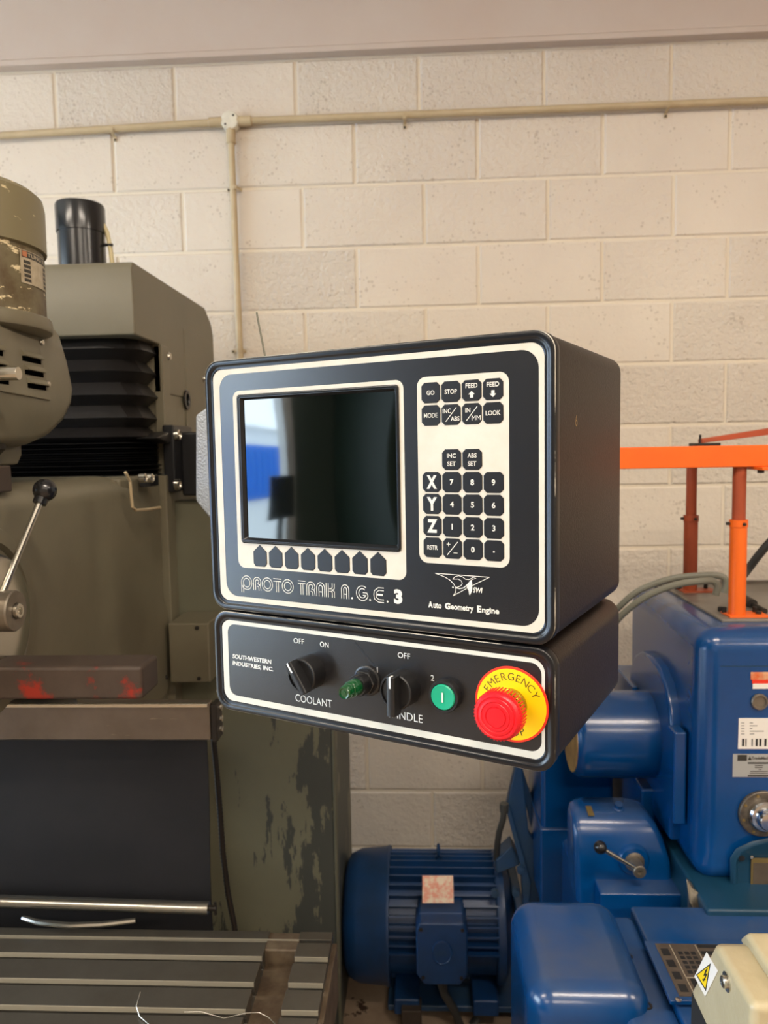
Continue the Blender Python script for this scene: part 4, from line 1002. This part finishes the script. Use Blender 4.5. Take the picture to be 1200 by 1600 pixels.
lo_('screw', MB().lathe([(.006, 0), (.006, .002), (0, .003)], PY(1030, 1333, 1.611), (0, -1, 0), 10), 'dark_iron', gb)
# rounded cover at the end of the bed
ZC = PZ(900, 1553, .72).z
cv = lo_('end_cover', MB().box(.158, .36, 1.145, 1.425, .30, .728), 'lathe_blue', bevel=.045, seg=6)
lo_('cover_flange', MB().box(.31, .40, 1.05, 1.42, .25, .690), 'lathe_blue', bevel=.018, seg=4)
for px, py in ((981, 1495), (1011, 1572)):
    lo_('flange_screw', MB().lathe([(.0085, -.004), (.0085, .0015), (.005, .0015), (.004, -.001), (0, -.001)], PZ(px, py, .690), (0, 0, 1), 14), 'dark_iron')
lo_('bed', MB().box(.395, 1.5, 1.06, 1.43, 0, .700), 'lathe_blue', bevel=.006)
pl_ = lo_('plinth', MB().box(XL-.015, 1.5, 1.40, 1.70, .60, .712), 'lathe_teal', bevel=.006)
lo_('headstock_foot', MB().box(.50, XL+.03, 1.72, 2.0, .59, .80), 'lathe_blue', bevel=.006)
lo_('pedestal', MB().box(.345, .62, 1.44, 2.05, 0, .60), 'lathe_blue', bevel=.02)
f0, f1, f2, f3 = PZ(1006, 1476, .706), PZ(1180, 1473, .706), PZ(1225, 1572, .706), PZ(1047, 1571, .706)
dpf = lo_('data_plate_frame', MB().loft([[f0, f1, f2, f3], [p_+Vector((0, 0, .008)) for p_ in (f0, f1, f2, f3)]]), 'lathe_blue', bevel=.002)
dx0, dx1, dy0, dy1 = f3.x+.018, f2.x-.018, f3.y+.010, f0.y-.010
dp = lo_('data_plate', MB().box(dx0, dx1, dy0, dy1, .712, .7155), 'data_plate', dpf, smooth=0)
cells = MB(); lines = MB(); W_ = dx1-dx0; H_ = dy1-dy0
for i in range(4): cells.box(dx0+.005, dx0+.018, dy0+.008+i*H_*.23, dy0+.008+i*H_*.23+H_*.14, .7156, .7158)
for i in range(3):
    for j in range(5): cells.box(dx0+.032+i*.011, dx0+.040+i*.011, dy0+H_*.40+j*.012, dy0+H_*.40+j*.012+.008, .7156, .7158)
for i in range(3): cells.box(dx0+.030+i*.022, dx0+.046+i*.022, dy0+.008, dy0+.008+H_*.24, .7156, .7158)
for i in range(5): cells.box(dx0+.072, dx1-.006, dy0+H_*.36+i*.018, dy0+H_*.36+i*.018+.009, .7156, .7158)
for x in (dx0+.024, dx0+.068): lines.box(x, x+.0012, dy0+.003, dy1-.003, .7156, .7159)
lines.box(dx0+.024, dx1, dy0+H_*.32, dy0+H_*.32+.0015, .7156, .7159)
c1 = lo_('printed_cells', cells, 'ink', dpf, smooth=0); c1['kind'] = 'stuff'
lo_('engraved_lines', lines, 'plate_pale', dpf, smooth=0)
lo_('plate_screw', MB().lathe([(.005, 0), (.005, .002), (0, .003)], PZ(1060, 1563, .715), (0, 0, 1), 10), 'bright_steel', dpf)
# crumpled foil scrap in the corner of the headstock
jf = lo_('worn_corner', MB().loft([[PY(1072, 1372, 1.47), PY(1082, 1388, 1.46), PY(1110, 1408, 1.45), PY(1088, 1430, 1.44), PY(1078, 1410, 1.44)], [PY(1074, 1372, 1.50), PY(1088, 1388, 1.50), PY(1108, 1404, 1.49), PY(1090, 1436, 1.47), PY(1074, 1420, 1.47)]]), 'junk_foil', bevel=.002)
# front face of the headstock
FY = HY-.0006
def fq(name, x0, y0, x1, y1, m, parent=None, dy=0.0, th=.0012):
    a, b = PY(x0, y0, FY), PY(x1, y1, FY)
    return lo_(name, MB().box(a.x, b.x, FY-th-dy, FY-dy, b.z, a.z), m, parent or hs_, smooth=0)
fq('torn_sticker', 1173, 1050, 1220, 1062, 'sticker_orange'); s2 = fq('torn_sticker', 1175, 1062, 1220, 1068, 'ring_red'); fq('torn_sticker', 1176, 1068, 1220, 1076, 'label_white')
lo_('sight_plug', MB().lathe([(.0165, 0), (.0165, .004), (.015, .006), (.0125, .006), (.0115, .002), (0, .002)], PY(1186, 1096, FY), (0, -1, 0), 26), 'ground_steel', hs_)
wl = fq('paper_label', 1154, 1122, 1226, 1170, 'label_white')
bars = MB(); txt = MB()
def fb(mb, x0, y0, x1, y1):
    a, b = PY(x0, y0, FY), PY(x1, y1, FY); mb.box(a.x, b.x, FY-.0016, FY-.0012, b.z, a.z)
for x0, x1 in ((1159, 1162.2), (1164.4, 1165.8), (1174, 1175.4), (1180.4, 1183.4), (1186, 1189), (1194, 1197), (1200, 1202), (1206, 1209), (1213, 1215)): fb(bars, x0, 1154, x1, 1165.5)
for i, l in enumerate((5, 12, 4, 22, 7)):
    y = 1128.6+i*4.3; fb(txt, 1157.5, y, 1162.5, y+1.3); fb(txt, 1171, y, 1171+l, y+1.3)
lo_('barcode', bars, 'ink', hs_, smooth=0); lo_('label_print', txt, 'ink_soft', hs_, smooth=0)
fq('metal_tag', 1145, 1178, 1226, 1214, 'label_grey')
t2 = MB(); fb(t2, 1152, 1179, 1166.5, 1188.5); fb(t2, 1168, 1190.6, 1226, 1193.2); fb(t2, 1168, 1210.4, 1226, 1213)
for i, (x0, x1) in enumerate(((1179, 1192), (1179, 1191), (1185, 1189), (1172, 1199), (1171, 1199))): fb(t2, x0, 1195.2+i*3, x1, 1196.3+i*3)
lo_('tag_print', t2, 'plate_dark', hs_, smooth=0)
t3 = MB(); a = PY(1174, 1184, FY); b = PY(1206, 1184, FY)
put_text(t3, 'TradeMachin', 0, 0, .0062, 0, b.x-a.x, .02); t3.xf(Matrix(((1, 0, 0, (a.x+b.x)/2), (0, 0, -1, FY-.0016), (0, 1, 0, a.z), (0, 0, 0, 1))))
p_ = PY(1171, 1184.5, FY); t3.add([(p_.x-.004, FY-.0016, p_.z-.0035), (p_.x+.004, FY-.0016, p_.z-.0035), (p_.x, FY-.0016, p_.z+.0045)], [(0, 1, 2)])
lo_('tag_lettering', t3, 'plate_dark', hs_, smooth=0)
kc = PY(1190, 1270, FY)
dlr = lo_('speed_dial', MB().lathe([(.047, 0), (.047, .006), (.045, .008), (.030, .008)], kc, (0, -1, 0), 40), 'dial_ring', hs_)
lo_('dial_knob', MB().lathe([(.031, .0), (.031, .018), (.028, .022), (.022, .023), (.021, .034), (.018, .040), (.012, .041), (0, .041)], kc, (0, -1, 0), 36), 'chrome', hs_)
for k in range(8):
    a = 2*PI*k/8+.3
    lo_('dial_screw', MB().lathe([(.003, 0), (.003, .0015), (0, .002)], kc+Vector((.040*math.cos(a), -.008, .040*math.sin(a))), (0, -1, 0), 8), 'brass', hs_)
# framed inspection plate
ip = []
for e, th in ((0, 0), (0, .010), (6, .014), (9, .014), (12, .009)):
    ip.append([PY(x, y, FY-th) for x, y in ((1141+e, 1398-e), (1141+e, 1340+e*.6), (1150+e, 1326+e*.7), (1175+e*.5, 1314+e), (1205, 1308+e), (1262, 1308+e), (1262, 1398-e))])
lo_('plate_frame', MB().loft(ip), 'lathe_teal', hs_, bevel=.001)
ipl = fq('inspection_plate', 1170, 1336, 1250, 1394, 'brass', dy=.0105)
fq('plate_field', 1173, 1343, 1250, 1391, 'data_plate', dy=.0112)
for px, py in ((1174, 1339), (1174, 1390)): lo_('plate_screw', MB().lathe([(.0035, 0), (.0035, .002), (0, .003)], PY(px, py, FY-.012), (0, -1, 0), 10), 'bright_steel', hs_)
lo_('frame_screw', MB().lathe([(.006, 0), (.006, .001), (0, .001)], PY(1159, 1341, FY-.0125), (0, -1, 0), 12), 'black_metal', hs_)
# small fittings on the lid
lo_('lid_bolt', MB().tube([PZ(1168, 940, ZTOP+.012), PZ(1195, 955, ZTOP+.012)], .006, 10).tube([PZ(1162, 936, ZTOP+.014), PZ(1176, 944, ZTOP+.014)], .011, 12), 'dark_iron')
for px, py in ((1126, 955), (1058, 920), (1185, 962)): lo_('lid_screw', MB().lathe([(.006, -.004), (.006, .008), (.004, .010), (0, .010)], PZ(px, py, ZTOP+.006), (0, 0, 1), 10), 'dark_iron')
lo_('lid_rear_rail', MB().box(XL+.06, 1.5, 1.985, 2.0, ZTOP, ZTOP+.012), 'grey_lid', bevel=.002)

# ================================================================== ORANGE FRAME STANDING ON THE HEADSTOCK
pA = PZ(1151, 962, ZTOP+.006); pB = PZ(1078, 924, ZTOP+.006)
stand = thing('orange_stand', 'orange steel frame on two telescopic posts above the blue headstock', 'stand', (pA.x, pA.y, ZTOP+.006))
def so(name, mb, m, parent=None, **k): return obj(name, mb, m, parent or stand, **k)
bt_, bb_ = PY(1085, 697, pA.y-.02).z, PY(1085, 731, pA.y-.02).z
for p_, rl_, ru, ys in ((pA, .0172, .0135, 812), (pB, .0165, .0125, 805)):
    zs = PY(1150 if p_ is pA else 1078, ys, p_.y).z
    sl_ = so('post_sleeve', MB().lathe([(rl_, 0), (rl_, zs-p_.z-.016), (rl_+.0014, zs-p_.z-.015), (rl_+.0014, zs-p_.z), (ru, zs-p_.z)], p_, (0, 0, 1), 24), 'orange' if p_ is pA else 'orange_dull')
    so('clamp_screw', MB().lathe([(.0035, 0), (.0035, .008), (0, .009)], (p_.x-rl_, p_.y, zs-.008), (-1, 0, 0), 8), 'dark_iron', sl_)
    so('clamp_screw', MB().lathe([(.0035, 0), (.0035, .004), (0, .005)], (p_.x+.004, p_.y-rl_-.001, zs-.008), (0, -1, 0), 8), 'dark_iron', sl_)
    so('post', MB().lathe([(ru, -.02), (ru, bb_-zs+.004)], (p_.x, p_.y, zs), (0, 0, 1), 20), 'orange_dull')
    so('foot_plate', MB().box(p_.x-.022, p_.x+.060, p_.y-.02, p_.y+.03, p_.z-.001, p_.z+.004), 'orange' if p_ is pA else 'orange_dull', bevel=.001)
    for sx in (-.017, .045): so('foot_bolt', MB().lathe([(.005, 0), (.005, .012), (0, .013)], (p_.x+sx+(.0 if sx > 0 else -.002), p_.y+.018, p_.z+.003), (0, 0, 1), 8), 'dark_iron')
so('front_beam', MB().box(.18, 1.6, pA.y-.022, pA.y+.018, bb_, bt_), 'orange', bevel=.002)
so('cross_beam', MB().box(pB.x-.02, pB.x+.25, pA.y+.018, pB.y+.02, bb_+.004, bb_+.03), 'orange_dull', bevel=.002)
so('under_plate', MB().box(PY(1171, 730, pA.y).x, 1.3, pA.y-.06, pA.y+.02, bb_-.006, bb_), 'orange', bevel=.001)
so('beam_bolt', MB().lathe([(.007, 0), (.007, .006), (0, .007)], (PY(1177, 735, pA.y).x, pA.y-.035, bb_-.006), (0, 0, -1), 8), 'dark_iron')
t0, t1 = PY(1094, 688, pA.y+.03), PY(1330, 656, pA.y+.03)
tr = so('top_bar', MB().loft([[t0+Vector((0, -.012, -.006)), t0+Vector((0, .012, -.006)), t0+Vector((0, .012, .003)), t0+Vector((0, -.012, .003))], [t1+Vector((0, -.012, -.010)), t1+Vector((0, .012, -.010)), t1+Vector((0, .012, .010)), t1+Vector((0, -.012, .010))]]), 'orange_dull', bevel=.001)
q0 = PY(1090, 693, pA.y+.01)
so('pivot_plate', MB().box(q0.x-.008, q0.x+.04, pA.y-.01, pA.y+.04, bt_, bt_+.006), 'dark_iron', bevel=.001)
so('pivot_pin', MB().tube([t0+Vector((0, 0, -.01)), t0+Vector((0, 0, .012))], .0025, 8), 'dark_iron')

# hoses on the headstock
def hose(pts, r, name, m, label, cat, n=10):
    # smooth the path
    P = [Vector(p) for p in pts]; out = []
    for i in range(len(P)-1):
        p0, p1, p2, p3 = P[max(i-1, 0)], P[i], P[i+1], P[min(i+2, len(P)-1)]
        for k in range(8):
            t = k/8
            out.append(.5*((2*p1)+(-p0+p2)*t+(2*p0-5*p1+4*p2-p3)*t*t+(-p0+3*p1-3*p2+p3)*t**3))
    out.append(P[-1])
    return tag(obj(name, MB().tube(out, r, n), m), label, cat)
hose([PY(925, 1010, 1.92), PY(945, 975, 1.88), PY(968, 948, 1.84), PY(1000, 922, 1.82), PY(1050, 904, 1.80), PY(1100, 899, 1.78), PY(1128, 901, 1.77), PY(1134, 912, 1.77), PY(1130, 926, 1.77)], .0078, 'hydraulic_hose', 'hose_grey', 'upper grey hose arching over the blue headstock', 'hose')
hose([PY(930, 1020, 1.86), PY(952, 985, 1.80), PY(975, 958, 1.77), PY(1010, 932, 1.74), PY(1055, 914, 1.72), PY(1095, 908, 1.71), PY(1114, 908, 1.71), PY(1121, 916, 1.71), PY(1118, 930, 1.71)], .0078, 'hydraulic_hose', 'hose_grey', 'lower grey hose arching over the blue headstock', 'hose')
hose([PY(1140, 920, 1.80), PY(1156, 905, 1.80), PY(1170, 888, 1.80), PY(1185, 868, 1.78), PY(1205, 845, 1.76), PY(1250, 800, 1.72)], .0095, 'power_cable', 'cable_dark', 'thick dark cable rising behind the near orange post', 'cable')

# ================================================================== CREAM ELECTRICAL BOX, NEAR RIGHT
XE = .33
ya, za = PX(1175, 1571, XE).y, PX(1175, 1571, XE).z
yb = PX(1121, 1481, XE).y; yc_, zc_ = PX(1079, 1545, XE).y, PX(1079, 1545, XE).z
ee = thing('electrical_enclosure', 'cream electrical enclosure with a yellow high voltage sticker, bottom right corner', 'electrical box', (.46, .84, 0))
eo = lambda name, mb, m, parent=None, **k: obj(name, mb, m, parent or ee, **k)
body = eo('body', MB().prism([(ya, za), (yb, za), (yb+.012, za-.004), (yc_, zc_), (yc_, .0), (ya, .0)], 'x', XE, .62), 'cream_box', bevel=.009, seg=4)
rx = PZ(1168, 1478, za).x
eo('lid_ridge', MB().prism([(ya-.004, za-.01), (ya-.004, za+.012), (yb+.01, za+.012), (yb+.03, za-.01)], 'x', rx, .62), 'cream_box', bevel=.006, seg=3)
eo('dark_opening', MB().prism([(PX(1104, 1600, XE).y, PX(1104, 1600, XE).z-.1), (PX(1104, 1600, XE).y, PX(1104, 1600, XE).z), (PX(1082, 1551, XE).y, PX(1082, 1551, XE).z), (PX(1079.5, 1600, XE).y, PX(1079.5, 1600, XE).z-.1)], 'x', XE-.0008, XE+.01), 'ink', smooth=0)
st = eo('warning_sticker', MB().prism([(PX(x, y, XE).y, PX(x, y, XE).z) for x, y in ((1105, 1488), (1123, 1517), (1103, 1557), (1086, 1526))], 'x', XE-.0010, XE-.0004), 'label_white', smooth=0)
tri = [(1112, 1505), (1089, 1523), (1104.5, 1549)]
def yz(x, y, o): p_ = PX(x, y, XE); return (XE-o, p_.y, p_.z)
eo('triangle_border', MB().add([yz(x, y, .0012) for x, y in tri], [(0, 1, 2)]), 'ink', st, smooth=0)
g = (sum(a for a, b in tri)/3, sum(b for a, b in tri)/3)
eo('triangle_face', MB().add([yz(g[0]+(x-g[0])*.82, g[1]+(y-g[1])*.82, .0014) for x, y in tri], [(0, 1, 2)]), 'sticker_yellow', st, smooth=0)
bolt = [(1108.4, 1512), (1104.6, 1515), (1101, 1525), (1104.4, 1524.4), (1101.4, 1530), (1099.2, 1529.4), (1100.6, 1533.4), (1105.4, 1530), (1103.4, 1530), (1107.8, 1521), (1104.6, 1521.6)]
eo('lightning_mark', MB().add([yz(x, y, .0016) for x, y in bolt], [tuple(range(len(bolt)))]), 'ink', st, smooth=0)
eo('side_screw', MB().lathe([(.0105, -.001), (.0105, .0012), (.0065, .0014), (.0065, .005), (.005, .006), (0, .006)], PX(1136, 1534, XE), (-1, 0, 0), 16), 'bright_steel')
# small wooden block on the floor under the motor
wb = PY(643, 1580, 1.93)
o = obj('wood_block', MB().box(wb.x-.028, wb.x+.027, 1.93, 1.985, 0, wb.z), 'wood', bevel=.003)
tag(o, 'dark brown wooden block standing on the floor below the blue motor', 'block')
